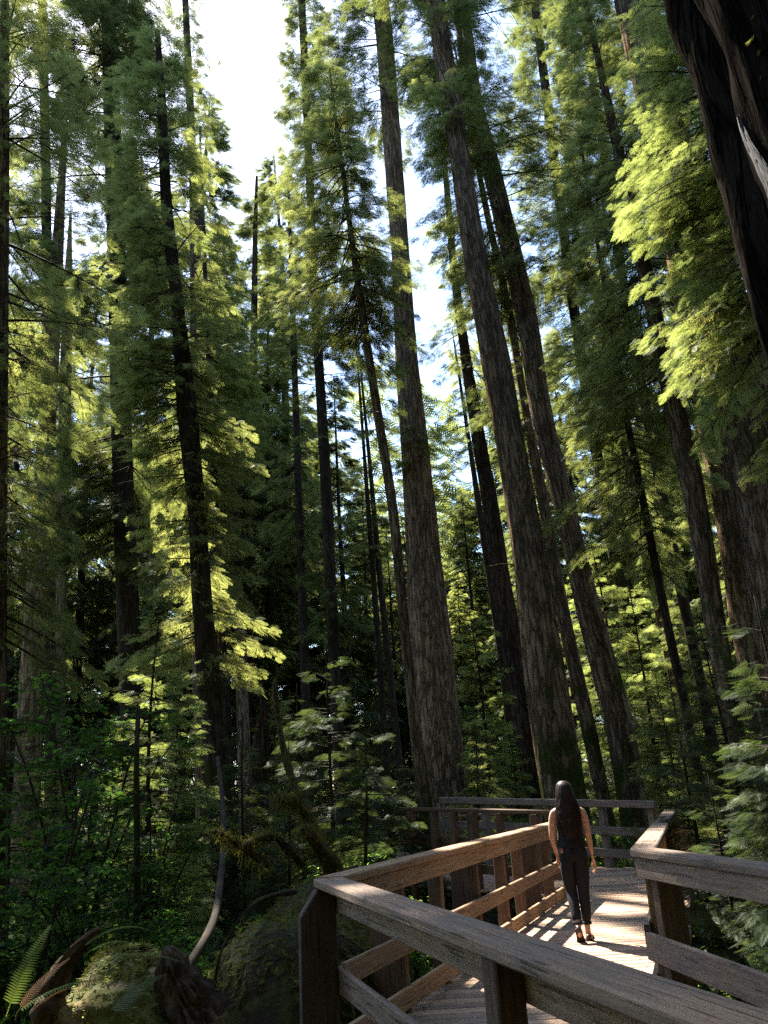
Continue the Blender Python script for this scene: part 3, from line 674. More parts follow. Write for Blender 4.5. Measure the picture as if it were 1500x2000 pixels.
conifer('conifer','thin dark pole of a tree just left of the fluted dark trunk','tree',
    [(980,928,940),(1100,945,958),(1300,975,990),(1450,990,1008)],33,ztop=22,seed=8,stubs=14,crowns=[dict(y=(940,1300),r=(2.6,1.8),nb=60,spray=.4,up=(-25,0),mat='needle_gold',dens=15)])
conifer('hemlock','slender leaning hemlock with drooping boughs, beside the thickest trunk','tree',
    [(130,640,644),(350,667,676),(450,679,690),(560,693,707),(800,727,745),(1000,760,780),(1300,786,806),(1540,812,840)],18.6,ztop=18.2,bark='bark_mossy',seed=9,nside=14,stubs=6,
    crowns=[dict(y=(115,620),r=(2.7,1.6),nb=130,spray=.38,up=(-30,12),droop=.22,mat='needle',dens=15,taperpow=.55,hang=0),dict(y=(620,960),r=(2.1,1.0),nb=34,spray=.36,up=(-28,-8),mat='needle_bright',dens=12,profile=lambda u:.9,bare=.15)])
conifer('hemlock','lacy hemlock between the nearest left hemlock and the sky gap','tree',
    [(250,388,392),(600,398,408),(900,410,424),(1300,428,446)],27,ztop=28,seed=60,nside=10,crowns=[dict(y=(235,900),r=(2.3,2.2),nb=130,spray=.4,up=(-25,12),mat='needle',taperpow=.6,bare=.15)])
conifer('hemlock','lacy hemlock with a lit crown right of the thin pointed top','tree',
    [(330,560,564),(600,566,577),(900,574,588),(1300,586,604)],33,ztop=30,seed=61,nside=10,crowns=[dict(y=(320,1050),r=(2.4,2.4),nb=130,spray=.44,up=(-25,12),mat='needle',taperpow=.6,bare=.1)])
# ---- left side
conifer('hemlock','tall dark hemlock nearest on the left, its bare lower trunk behind the mossy log','tree',
    [(60,302,312),(200,308,325),(400,313,335),(600,335,360),(800,345,385),(1000,368,402),(1200,376,416),(1400,392,440),(1600,408,455)],17,ztop=19.5,bark='bark_dark',seed=10,nside=26,amp=.05,stubs=12,step=.4,
    crowns=[dict(y=(40,500),r=(1.9,1.6),nb=110,spray=.34,up=(-25,15),mat='needle',dens=14,taperpow=.5,bare=.1),
            dict(y=(480,950),r=(2.2,1.9),nb=110,spray=.36,up=(-22,5),mat='needle',dens=14,profile=lambda u:.9,bare=.08),
            dict(y=(980,1260),r=(1.9,1.7),nb=30,spray=.36,up=(-18,0),mat='needle_gold',dens=14,profile=lambda u:.9,hang=5),
            dict(y=(1270,1330),r=(.5,.9),nb=6,spray=.3,up=(-12,0),mat='needle_gold',profile=lambda u:1)],moss=.8)
conifer('hemlock','dense shadowy hemlock filling the upper left corner','tree',
    [(-100,196,220),(300,205,238),(700,215,252),(1000,222,262),(1300,232,276),(1560,240,288)],20,ztop=27,seed=12,bark='bark_dark',nside=20,
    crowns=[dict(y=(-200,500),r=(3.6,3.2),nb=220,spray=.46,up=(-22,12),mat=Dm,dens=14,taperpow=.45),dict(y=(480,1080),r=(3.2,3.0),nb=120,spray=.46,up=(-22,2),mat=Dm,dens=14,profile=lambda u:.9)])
conifer('hemlock','hemlock cut by the left edge, with sunlit tips and moss tufts on its branches','tree',
    [(-100,2,18),(300,-2,18),(600,-8,16),(900,-14,14),(1300,-22,12),(1600,-26,10)],12,ztop=16,seed=13,bark='bark_mossy',nside=14,
    crowns=[dict(y=(-150,700),r=(1.6,2.3),nb=110,spray=.33,up=(-25,10),mat='needle',dens=14,taperpow=.4),dict(y=(690,1250),r=(1.2,1.6),nb=45,spray=.32,up=(-22,0),mat='needle_dark',dens=14,profile=lambda u:.9,hang=4)],moss=.6)
conifer('conifer','stout dim trunk at the far left, sky glinting beside it','tree',
    [(600,92,120),(900,70,104),(1100,58,96),(1250,44,88),(1500,30,80)],24,ztop=28,seed=14,bark='bark_grey',nside=26,amp=.07,stubs=6,crowns=[dict(y=(100,800),r=(3,2.6),nb=80,spray=.5,mat=Dm)])
conifer('conifer','grey trunk of medium width between the far-left trunk and the dense corner hemlock','tree',
    [(600,122,142),(900,112,136),(1100,104,130),(1500,92,124)],33,ztop=30,seed=15,bark='bark_grey',nside=16,crowns=[dict(y=(150,850),r=(3.4,3.0),nb=80,spray=.55,mat=Dm)])
conifer('conifer','pale slim trunk close behind the nearest left hemlock','tree',
    [(700,372,386),(900,374,390),(1100,378,396),(1300,375,398),(1640,384,408)],25,ztop=26,seed=16,bark='bark_grey',nside=16,
    crowns=[dict(y=(330,900),r=(3.0,3.3),nb=130,spray=.45,up=(-18,8),mat='needle_bright',dens=13),dict(y=(880,1150),r=(1.8,2.6),nb=40,spray=.42,mat='needle_gold',dens=13,up=(-18,0),profile=lambda u:.9)])
conifer('conifer','tree with a thin pointed dark top against the bright gap in the sky','tree',
    [(345,499,504),(450,494,503),(600,490,503),(900,484,503),(1300,470,495),(1550,464,492)],38,seed=17,ztop=30.6,bark='bark_dark',nside=14,
    crowns=[dict(y=(340,1000),r=(3.6,3.8),nb=170,spray=.6,up=(-15,20),mat=Dm,dens=9,taperpow=.8)])
conifer('conifer','dark trunk in the gap between the left hemlock and the slender leaning one','tree',
    [(-100,578,592),(560,606,622),(950,626,648),(1100,632,655),(1250,640,662),(1480,650,675)],31,ztop=43,seed=18,bark='bark_dark',nside=16,
    crowns=[dict(y=(-150,1000),r=(2.9,3.0),nb=210,spray=.52,up=(-20,8),mat=Dm,dens=11,taperpow=.6),dict(y=(1000,1230),r=(2.2,1.8),nb=26,spray=.45,mat=Dm,profile=lambda u:.8)])
for i,(rows,lab) in enumerate([([(950,712,720),(1100,722,733),(1350,738,752)],'left one of two thin dark poles left of the thickest trunk'),([(950,722,731),(1100,733,745),(1350,758,772)],'right one of two thin dark poles left of the thickest trunk')]):
    conifer('conifer',lab,'tree',rows,34+i*2,ztop=24,seed=20+i,stubs=8,crowns=[dict(y=(700,1080),r=(2.2,1.9),nb=50,spray=.45,mat='needle')])
conifer('conifer','pale grey trunk in the dim gap right of the left hemlock','tree',[(1000,448,468),(1200,456,478),(1380,462,486),(1560,466,492)],36,ztop=30,seed=24,bark='bark_grey',nside=14,crowns=[dict(y=(600,1120),r=(3,3),nb=60,spray=.55,mat=Dm)])
conifer('hemlock','hemlock behind the nearest left hemlock, its top closing in on the sky gap','tree',
    [(-80,352,364),(300,368,384),(700,384,402),(1200,404,424)],32,seed=62,ztop=44,nside=12,crowns=[dict(y=(-300,700),r=(2.7,2.3),nb=150,spray=.5,mat=Dm,up=(-22,8),dens=9,taperpow=.5)])
conifer('hemlock','tall hemlock whose shaded crown fills the top left corner','tree',
    [(-100,72,88),(300,80,98),(700,84,104),(1200,86,108)],27,seed=63,ztop=38,nside=12,crowns=[dict(y=(-300,800),r=(3.0,3.0),nb=190,spray=.5,mat=Dm,up=(-22,8),dens=9,taperpow=.5)])
# broken snag
def snag():
    P=at_y(506,1560,19.0); O=np.array([P[0],P[1],float(ground_z(P[0],P[1]))-.1])
    t=thing('broken_snag','dead broken stump with one tall splintered spike, right of the left hemlock','stump',tuple(O))
    zt=at_y(505,1325,19.0)[2]-O[2]; zs=at_y(495,1400,19.0)[2]-O[2]
    for (dx,z,r) in ((-.02,zs,.27),(.09,zt,.16)):
        k=int(z/.25); zz=np.linspace(0,z,k); rr=r*np.clip((z-zz)/(.42*z),0.05,1)**.6
        V,f,uv=tube(np.stack([dx+.03*np.sin(zz*2),0*zz,zz],1),rr,18,bark_disp(31,.25,8,.3,.6)); A=Acc();A.add(V,f,uv); put('splintered_trunk',A.mesh('splintered_trunk',M['bark_red']),t)
snag()
# ---- right side
conifer('conifer','slender dark trunk crossing the bright layered boughs on the right','tree',
    [(520,1170,1178),(650,1193,1203),(800,1214,1226),(1000,1253,1268),(1200,1290,1307),(1400,1334,1353),(1560,1362,1382)],20,ztop=21,seed=40,bark='bark_dark',nside=12,stubs=10,
    crowns=[dict(y=(450,1080),r=(2.4,2.0),nb=90,spray=.38,up=(-25,5),mat='needle',dens=13)])
conifer('conifer','thin grey trunk just left of the slender dark one on the right','tree',
    [(800,1200,1214),(1000,1234,1250),(1200,1280,1298),(1400,1322,1342)],29,ztop=24,seed=41,bark='bark_grey',nside=12,crowns=[dict(y=(500,1150),r=(2.8,2.6),nb=90,spray=.48,mat='needle',dens=12)])
conifer('fir','medium trunk with a ragged sunlit edge, left of the pair at the right','tree',
    [(560,1252,1282),(720,1284,1315),(900,1320,1365),(1000,1345,1385),(1200,1372,1412),(1350,1400,1440),(1560,1430,1475)],17,ztop=24,seed=42,bark='bark_mossy',nside=26,amp=.09,stubs=10,
    crowns=[dict(y=(100,760),r=(2.6,2.2),nb=110,spray=.4,up=(-25,5),mat='needle',dens=13,hang=2)],moss=.8)
conifer('fir','thick furrowed trunk at the right, second from the edge','tree',
    [(500,1302,1340),(800,1355,1397),(1000,1398,1448),(1200,1425,1482),(1400,1462,1522),(1560,1490,1555)],21,ztop=32,seed=43,bark='bark_grey',nside=34,amp=.1,ridges=16,crowns=[dict(y=(-100,640),r=(2.8,2.8),nb=90,spray=.46,mat=Dm)])
conifer('douglas_fir','massive furrowed trunk high on the right, boughs hiding its middle','tree',
    [(0,1205,1282),(140,1232,1300),(700,1385,1492),(900,1425,1545),(1100,1460,1590),(1300,1495,1640),(1560,1530,1700)],16.5,ztop=34,seed=44,bark='bark_mossy',nside=48,amp=.13,ridges=14,step=.35,crowns=[dict(y=(-400,-150),r=(3,3),nb=30,spray=.46,mat=Dm)])
conifer('fir','dark dense fir with drooping boughs just right of the third big trunk','tree',
    [(-50,1030,1046),(300,1072,1090),(600,1110,1130),(1000,1172,1194),(1400,1250,1274)],30,seed=45,ztop=44,nside=14,crowns=[dict(y=(-350,880),r=(3.0,3.4),nb=250,spray=.5,mat=Dm,up=(-22,8),dens=11,taperpow=.5)])
conifer('fir','dense fir whose crown darkens the top right between the big trunks','tree',
    [(-50,1120,1134),(300,1172,1188),(600,1215,1233),(1000,1290,1310),(1400,1370,1392)],25,seed=46,ztop=38,nside=14,crowns=[dict(y=(-350,620),r=(2.8,3.0),nb=190,spray=.44,mat=Dm,up=(-22,8),dens=12,taperpow=.5)])
# hemlock boughs glowing on the right: the tree stands just outside the frame, behind the giant trunk
conifer('hemlock','hemlock with bright yellow-green mossy boughs spreading left beside the giant trunk','tree',
    [(-100,1330,1350),(100,1368,1392),(400,1440,1470),(800,1535,1570),(1200,1610,1650)],12.5,ztop=17,seed=50,bark='bark_mossy',nside=16,leafname='crown',
    crowns=[dict(y=(60,360),r=(2.7,1.4),nb=70,spray=.32,up=(-25,12),mat='needle_bright',dens=12,tmpl=SPR_HI,droop=.2,taperpow=.4,azr=(math.pi*.62,math.pi*1.5)),
            dict(y=(340,650),r=(3.1,1.2),nb=58,spray=.32,up=(-22,-5),mat='needle_bright',dens=12,tmpl=SPR_HI,droop=.2,azr=(math.pi*.62,math.pi*1.5),profile=lambda u:.95-.1*u,hang=9),
            dict(y=(640,900),r=(1.3,1.2),nb=8,spray=.30,up=(-25,-8),mat='needle',dens=14,tmpl=SPR_HI,azr=(math.pi*.62,math.pi*1.5),profile=lambda u:.9,hang=5)],moss=1.0)
# the giant cut by the right edge
def giant():
    Y=5.2; rows=[(-300,1259),(0,1332),(130,1380),(250,1410),(350,1436),(500,1477),(600,1505),(700,1535),(900,1596),(1200,1683),(1500,1768)]
    rad=[];C=[]
    for y,x in rows:
        p=at_y(x,y,Y); r=.82+.02*max(0,(3-p[2])); C.append(p+np.array([r*1.0,0,0])); rad.append(r)
    C=np.array(C);rad=np.array(rad);o=np.argsort(C[:,2]);C=C[o];rad=rad[o]
    sl=(C[2]-C[0])/(C[2,2]-C[0,2]); gz=-1.2; C=np.vstack([(C[0]+sl*(gz-C[0,2]))[None],C]); rad=np.concatenate([[rad[0]*1.1],rad])
    sl=(C[-1]-C[-3])/(C[-1,2]-C[-3,2]); C=np.vstack([C,(C[-1]+sl*12)[None],(C[-1]+sl*24)[None]]); rad=np.concatenate([rad,[.7,.45]])
    P,r=resample(C,rad,.12); O=P[0].copy()
    t=thing('giant_fir','giant dark trunk cut by the right edge, black groove and pale strip along it','tree',tuple(O))
    base=bark_disp(61,.10,16,.25,1.2)
    def disp(th,s,rr):
        # th=0 faces +x; the groove faces the camera side, left of centre
        g=base(th,s,rr)
        a=(th/(2*np.pi)*360)%360
        c=91+5*np.sin(s*1.1)+3*np.sin(s*3.1)   # groove centre
        d=(a-c)
        g=g-.17*np.exp(-(d/7.0)**2)
        g=g+.05*np.exp(-((a-(c-16))/5)**2)      # bark lip
        g=np.where((a>c+8)&(a<c+21)&(s>3.0)&(s<7.8),g*0+.955+.01*np.sin(s*9+a*.4),g)
        return g
    # find which angular sector maps where: tube() builds its frame from the first tangent
    V,fl,uv=tube(P-O,r,150,disp); A=Acc();A.add(V,fl,uv)
    me=A.mesh('trunk',M['bark_giant']); put('trunk',me,t)
    # which vertices belong to the bare strip: separate part laid just proud of it
    n=150; k=len(P); a0=np.arange(n)/n*360
    s=np.concatenate([[0],np.cumsum(np.linalg.norm(np.diff(P,axis=0),axis=1))])
    S=V[:k*n].reshape(k,n,3)
    m=(s>3.0)&(s<7.8); rowsI=np.where(m)[0]
    vv=[];
    W=9
    for i in rowsI:
        c=91+5*math.sin(s[i]*1.1)+3*math.sin(s[i]*3.1)
        wd=11*min(1,(s[i]-3.0)/1.5+.1,(7.8-s[i])/1.2+.1)
        for j in range(W):
            a=c+9+wd*j/(W-1); f=a/360*n; i0=int(f)%n; q=S[i,i0]*(1-f%1)+S[i,(i0+1)%n]*(f%1); cc=(P[i]-O); dd=q-cc; dd/=np.linalg.norm(dd)
            vv.append(q+dd*(.006+.006*math.sin(a*2.1)))
    R0=len(rowsI); ii=np.arange(R0-1)[:,None];jj=np.arange(W-1)[None,:]
    q=np.stack([ii*W+jj,ii*W+jj+1,(ii+1)*W+jj+1,(ii+1)*W+jj],-1).reshape(-1,4)
    u=np.stack([np.tile(np.linspace(0,.25,W),R0),np.repeat(s[rowsI],W)],1)[:, ::-1]
    put('bare_wood_strip',mesh_np('bare_wood_strip',np.array(vv),q,M['bare_wood'],uv=u[q.ravel()],tint=np.full(len(vv),.5),smooth=True),t)
    rng=np.random.default_rng(62)
    idx=rng.integers(0,k*n,9000); aa=(idx%n)/n*360; zz=idx//n
    cp=np.array([S[i//n,i%n] for i in idx]); ok=(aa>122)&(aa<225)&(fbm(aa*.05,s[zz]*.8,77)>.42)
    pts=cp[ok]; nrm=pts-(P[zz[ok]]-O); nrm/=np.linalg.norm(nrm,axis=1)[:,None]
    m_=len(pts); Xd=nrm*.5+np.array([0,0,-1.])+rng.normal(0,.35,(m_,3))
    V2,T2,ti=instance(SPR_LO,pts,Xd,nrm+rng.normal(0,.2,(m_,3)),rng.uniform(.05,.12,m_),rng.random(m_))
    put('moss',mesh_np('moss',V2,T2,M['moss_dark'],tint=ti),t)
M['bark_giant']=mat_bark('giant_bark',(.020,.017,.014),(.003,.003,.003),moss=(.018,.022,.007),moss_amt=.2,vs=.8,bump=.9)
M['bare_wood']=mat_wood('bare_wood',(.028,.026,.024),(.014,.013,.012),(.006,.006,.006),.8)
giant()
# ---- shared young conifers and background trees: a few built once, then copied
def proto_conifer(seed,H=24,r=2.6,z0=6,mat='needle_dark',nb=120,tr=.2,spray=.5,dens=10,bark='bark_dark',tmpl=SPR_LO,up=(-20,15),name='conifer'):
    rng=np.random.default_rng(seed); t=thing(name,'x','tree',(0,-60,-40))
    z=np.linspace(-.2,H,int(H/.7)); wob=np.stack([.12*np.sin(z*.21+seed),.12*np.cos(z*.17+seed),z],1)
    V,f,uv=tube(wob,tr*(1.02-z.clip(0)/H)**.8+.01,10,bark_disp(seed,.05,8,.3,.5)); A=Acc();A.add(V,f,uv); put('trunk',A.mesh('trunk',M[bark]),t)
    leaf,lb,_=crown(axis_fn(wob),None,z0,H-.1,r,nb,rng,tmpl=tmpl,dens=dens,spray=spray,up=up,use_gaps=False,taperpow=.65)
    put('crown',mesh_np('crown',leaf[0],leaf[1],M[mat],tint=leaf[2]),t); put('branches',lb.mesh('branches',M['twig']),t)
    return t
def place(proto,px,Y,label,group=None,scale=1,rz=None,lean=0.0,sink=0.0):
    r=ray(px,1540); X=r[0]/r[1]*Y; rz=RNG.uniform(0,6.28) if rz is None else rz
    return dup(proto,(X,Y,float(ground_z(X,Y))-sink),rz,scale,label,group,tilt=(0,-lean))
P_bg=[proto_conifer(70,44,4.6,7,'needle_dark',170,.40,.85,6),proto_conifer(71,40,4.0,10,'needle_dark',150,.36,.85,6),proto_conifer(72,33,3.6,4,'needle',170,.27,.8,6)]
bgs=[(-60,40,'dim conifer filling the far left edge behind the stout trunk'),(25,38,'dim conifer crown behind the hemlock cut by the left edge'),(60,46,'far conifer directly behind the stout dim trunk'),
 (135,42,'far conifer behind the medium grey trunk at the left'),(180,50,'distant conifer between the medium grey trunk and the corner hemlock'),
 (300,44,'far conifer between the corner hemlock and the nearest left hemlock'),(345,38,'conifer behind the pale slim trunk, left of it'),(430,47,'far conifer behind the pale grey trunk in the dim gap'),(530,40,'conifer behind the tree with the thin pointed top, right of it'),(560,52,'distant narrow conifer above the broken stump'),
 (590,44,'far conifer left of the dark middle trunk'),(690,42,'far conifer behind the two thin dark poles'),(720,55,'distant conifer seen between the poles and the thickest trunk'),
 (790,50,'distant conifer hidden mostly by the thickest trunk'),(850,58,'farthest small conifer at the bottom of the narrow sky gap'),(905,46,'dark small conifer in the sky gap left of the furrowed fir'),(960,52,'distant conifer behind the fluted dark trunk'),(1060,42,'far conifer behind the slim straight trunk'),(1110,52,'distant conifer between the slim straight trunk and the third big trunk'),
 (1170,46,'far conifer right behind the third big trunk'),(1215,48,'conifer with a full crown behind the bright layered hemlocks'),(1270,44,'far conifer behind the thin grey trunk on the right'),(1330,50,'conifer behind the slender dark trunk on the right'),(1400,46,'far conifer behind the trunk with the ragged edge'),(1460,44,'conifer behind the thick furrowed trunk second from the edge'),(1540,46,'conifer crown between the massive trunk and the giant one'),(1610,30,'conifer closing the forest at the right edge')]
for px,Y,lab in bgs:
    sc_=.75 if px<300 else .95 if px<450 else 1.0 if px<600 else .62 if px<740 else .5 if px<1000 else .72 if px<1130 else .8
    place(P_bg[int(RNG.integers(0,3))],px,Y,lab,'background conifers',scale=RNG.uniform(.88,1.1)*sc_,lean=RNG.uniform(.02,.07))
for p in P_bg:
    for c in list(p.children): bpy.data.objects.remove(c)
    bpy.data.objects.remove(p)
# far forest: beyond the trees one can tell apart it reads as one mass
def far_forest():
    rng=np.random.default_rng(90); VV=[];TT=[];II=[];n=0
    pos=[];X=[];Z=[];sc=[]
    for _ in range(260):
        a=rng.uniform(-.75,.75); d=rng.uniform(60,110); x=math.sin(a)*d; y=math.cos(a)*d; H=rng.uniform(20,42); g=float(ground_z(x,y)); r=rng.uniform(2.5,4)
        m=190; u=rng.random(m)**1.1; az=rng.uniform(0,6.28,m); rr=r*(1-u)**.7*rng.uniform(.2,1,m)
        p=np.stack([x+np.cos(az)*rr,y+np.sin(az)*rr,g+1+H*u],1); pos.append(p)
        X.append(np.stack([np.cos(az),np.sin(az),-.3-.3*rng.random(m)],1)); Z.append(np.stack([rng.normal(0,.3,m),rng.normal(0,.3,m),np.ones(m)],1)); sc.append(rng.uniform(1.2,2.6,m))
    pos=np.vstack(pos);m=len(pos)
    V,T,ti=instance(SPR_LO,pos,np.vstack(X),np.vstack(Z),np.concatenate(sc),rng.random(m),np.full(m,1.4))
    o=put('distant_forest',mesh_np('distant_forest',V,T,M['needle_dark'],tint=ti)); o['kind']='stuff'
far_forest()

def forest_around():
    rng=np.random.default_rng(91); pos=[];X=[];Z=[];sc=[];A=Acc()
    for _ in range(150):
        a=rng.uniform(math.radians(48),math.radians(312)); d=rng.uniform(9,42); x=math.sin(a)*d; y=math.cos(a)*d-2; H=rng.uniform(18,34); g=float(ground_z(x,y)); r=rng.uniform(2.4,4.2)
        if a>math.radians(270) and d<30: continue
        V,f,uv=tube(np.array([[x,y,g],[x,y,g+H*.5],[x,y,g+H]]),[.35,.22,.03],8,cap=False); A.add(V,f,uv)
        m=420; u=rng.random(m)**1.0; az=rng.uniform(0,6.28,m); rr=r*(1-u)**.6*rng.uniform(.2,1,m)
        pos.append(np.stack([x+np.cos(az)*rr,y+np.sin(az)*rr,g+2.5+(H-2.5)*u],1))
        X.append(np.stack([np.cos(az),np.sin(az),-.3-.3*rng.random(m)],1)); Z.append(np.stack([rng.normal(0,.3,m),rng.normal(0,.3,m),np.ones(m)],1)); sc.append(rng.uniform(.9,2.0,m))
    pos=np.vstack(pos);m=len(pos);X=np.vstack(X);Z=np.vstack(Z);sc=np.concatenate(sc)
    k=keep_mask(pos); pos,X,Z,sc=pos[k],X[k],Z[k],sc[k]; m=len(pos)
    V,T,ti=instance(SPR_LO,pos,X,Z,sc,rng.random(m),np.full(m,1.3))
    o=put('surrounding_forest',mesh_np('surrounding_forest',V,T,M['needle_dark'],tint=ti)); o['kind']='stuff'
    o=put('surrounding_forest_trunks',A.mesh('surrounding_forest_trunks',M['bark_dark'])); o['kind']='stuff'
forest_around()
# ================================================================ leaf templates for broad leaves and ferns
def tmpl_maple():
    V=[(0,0,0)];T=[]
    tips=[(-100,.55),(-48,.85),(0,1.05),(48,.85),(100,.55)]
    pts=[]
    for k,(a,l) in enumerate(tips):
        if k: m=(tips[k-1][0]+a)/2; pts.append((m,.42,-.02))
        pts.append((a,l,-.10))
    pts=[(-150,.25,0)]+pts+[(150,.25,0)]
    for a,l,z in pts: V.append((.15+l*.6*math.cos(R_(a)),l*.6*math.sin(R_(a)),z))
    for k in range(1,len(V)-1): T.append((0,k,k+1))
    return np.array(V,float),np.array(T)
MAPLE=tmpl_maple()
OVAL=(np.array([(0,0,0),(.35,-.24,.04),(.8,-.16,-.02),(1,0,-.08),(.8,.16,-.02),(.35,.24,.04),(.5,0,-.02)],float),np.array([(0,1,6),(1,2,6),(2,3,6),(3,4,6),(4,5,6),(5,0,6)]))
def fern_frond(L,rng,arch=1.0,pairs=30,w=.16,el=70,curl=0):
    """arching frond in the x-z plane with pinnae; returns verts, tris"""
    V=[];T=[]
    s=np.linspace(0,1,pairs); a=R_(el)-arch*s*R_(85)
    x=np.concatenate([[0],np.cumsum(np.cos(a[:-1]))])/pairs*L; z=np.concatenate([[0],np.cumsum(np.sin(a[:-1]))])/pairs*L
    def tri(p,q,r_): i=len(V);V.extend([p,q,r_]);T.append((i,i+1,i+2))
    for k in range(pairs-1):
        tri((x[k],-.004,z[k]),(x[k],.004,z[k]),(x[k+1],0,z[k+1]))
        if s[k]<.12: continue
        pl=w*L*math.sin(math.pi*min(1,(s[k]*.82+.16)))**.7*(1.08-.45*s[k])
        for sg in (-1,1):
            d=np.array([math.cos(a[k])*.32,sg,math.sin(a[k])*.32-.18]); d/=np.linalg.norm(d)
            b0=np.array([x[k],0,z[k]]); f=np.array([math.cos(a[k]),0,math.sin(a[k])])*L/pairs*.42
            tip=b0+d*pl*rng.uniform(.9,1.05); mid=b0+d*pl*.5
            i=len(V); V.extend([tuple(b0-f*.8),tuple(b0+f*.9),tuple(mid+f*.9),tuple(tip),tuple(mid-f*.55)]); T+= [(i,i+1,i+2),(i,i+2,i+4),(i+4,i+2,i+3)]
    return np.array(V),np.array(T)
def fern_mesh(name,seed,n=12,L=.8,mat='fern',el=(55,80),arch=(.7,1.3),azr=(0,6.28)):
    rng=np.random.default_rng(seed);VV=[];TT=[];II=[];m=0
    for k in range(n):
        V,T=fern_frond(L*rng.uniform(.75,1.15),rng,rng.uniform(*arch),el=rng.uniform(*el)); az=azr[0]+(azr[1]-azr[0])*(k+rng.random()*.7)/n
        c,s=math.cos(az),math.sin(az); tw=rng.normal(0,.15); V=V@np.array([[c,s,0],[-s,c,0],[0,0,1.]]) 
        VV.append(V);TT.append(T+m);II.append(np.full(len(V),rng.uniform(.2,1)));m+=len(V)
    return mesh_np(name,np.vstack(VV),np.vstack(TT),M[mat],tint=np.concatenate(II))
def stem_paths(rng,H,n,spread,bend=.25):
    out=[]
    for k in range(n):
        az=rng.uniform(0,6.28); z=np.linspace(0,1,8); L=H*rng.uniform(.7,1.05); r=spread*rng.uniform(.4,1)
        out.append(np.stack([np.cos(az)*r*z**1.4+bend*.2*np.sin(z*5+k),np.sin(az)*r*z**1.4+bend*.2*np.cos(z*4+k),L*(z-.18*z**3)],1))
    return out
def broadleaf(name,seed,H,spread,nstem,leaf,tmpl,size,nl,mat,layer=.5,label='x',cat='shrub',z0=.25,thick=.02):
    rng=np.random.default_rng(seed); t=thing(name,label,cat,(0,-70,-40)); A=Acc(); pos=[];sc=[]
    for P in stem_paths(rng,H,nstem,spread):
        V,f,uv=tube(P,thick*np.linspace(1,.3,len(P)),5,cap=False);A.add(V,f,uv)
        for b in range(int(5+H*2.2)):
            u=rng.uniform(z0,1); k=u*(len(P)-1); i=min(int(k),len(P)-2); q=P[i]+(P[i+1]-P[i])*(k-i)
            az=rng.uniform(0,6.28); L=layer*rng.uniform(.5,1.2)*(1.2-.6*u); e=q+np.array([math.cos(az)*L,math.sin(az)*L,rng.uniform(-.05,.3)*L])
            V,f,uv=tube(np.array([q,(q+e)/2+[0,0,.05*L],e]),[thick*.4,thick*.28,thick*.1],3,cap=False);A.add(V,f,uv)
            m=int(nl*rng.uniform(.6,1.4)); w=rng.uniform(.15,1.1,m)[:,None]
            p=q+(e-q)*w+rng.normal(0,1,(m,3))*np.array([.16,.16,.05])*max(.5,L); pos.append(p)
    pos=np.vstack(pos);m=len(pos); a=rng.uniform(0,6.28,m)
    X=np.stack([np.cos(a),np.sin(a),rng.uniform(-.7,0,m)],1); Z=np.stack([rng.normal(0,.35,m),rng.normal(0,.35,m),np.ones(m)],1)
    V,T,ti=instance(tmpl,pos,X,Z,size*rng.uniform(.6,1.3,m),rng.random(m))
    put('stems',A.mesh('stems',M['twig']),t); put('leaves',mesh_np('leaves',V,T,M[mat],tint=ti),t); return t
# ---------------------------------------------------------------- young hemlocks
def young(seed,H,r,mat,nb):
    rng=np.random.default_rng(seed); t=thing('young_hemlock','x','tree',(0,-65,-40))
    z=np.linspace(-.1,H,int(H/.3)); ax=np.stack([.05*np.sin(z*.9+seed),.05*np.cos(z*.7),z],1)
    V,f,uv=tube(ax,.045*H/5*(1.03-z.clip(0)/H)+.006,7);A=Acc();A.add(V,f,uv);put('trunk',A.mesh('trunk',M['bark_dark']),t)
    leaf,lb,_=crown(axis_fn(ax),None,.25,H-.05,r,nb,rng,tmpl=SPR_HI,dens=17,spray=.27,up=(-12,22),droop=.12,use_gaps=False,taperpow=.8,wood_r=.006)
    put('crown',mesh_np('crown',leaf[0],leaf[1],M[mat],tint=leaf[2]),t); put('branches',lb.mesh('branches',M['twig']),t); return t,H
YH=[young(101,6,1.5,'needle',75),young(102,5,1.5,'needle_shade',65),young(103,9,2.0,'needle_shade',110),young(104,7,1.8,'needle_bright',80)]
def place_px(proto,H,px,ytop,Y,label,group=None,rz=None,lean=0.03):
    r=ray(px,1560); X=r[0]/r[1]*Y; g=float(ground_z(X,Y)); top=at_y(px-40,ytop,Y)[2]; s=max(.2,(top-g)/H)
    return dup(proto,(X,Y,g-.05),RNG.uniform(0,6.28) if rz is None else rz,s,label,group,tilt=(0,-lean))
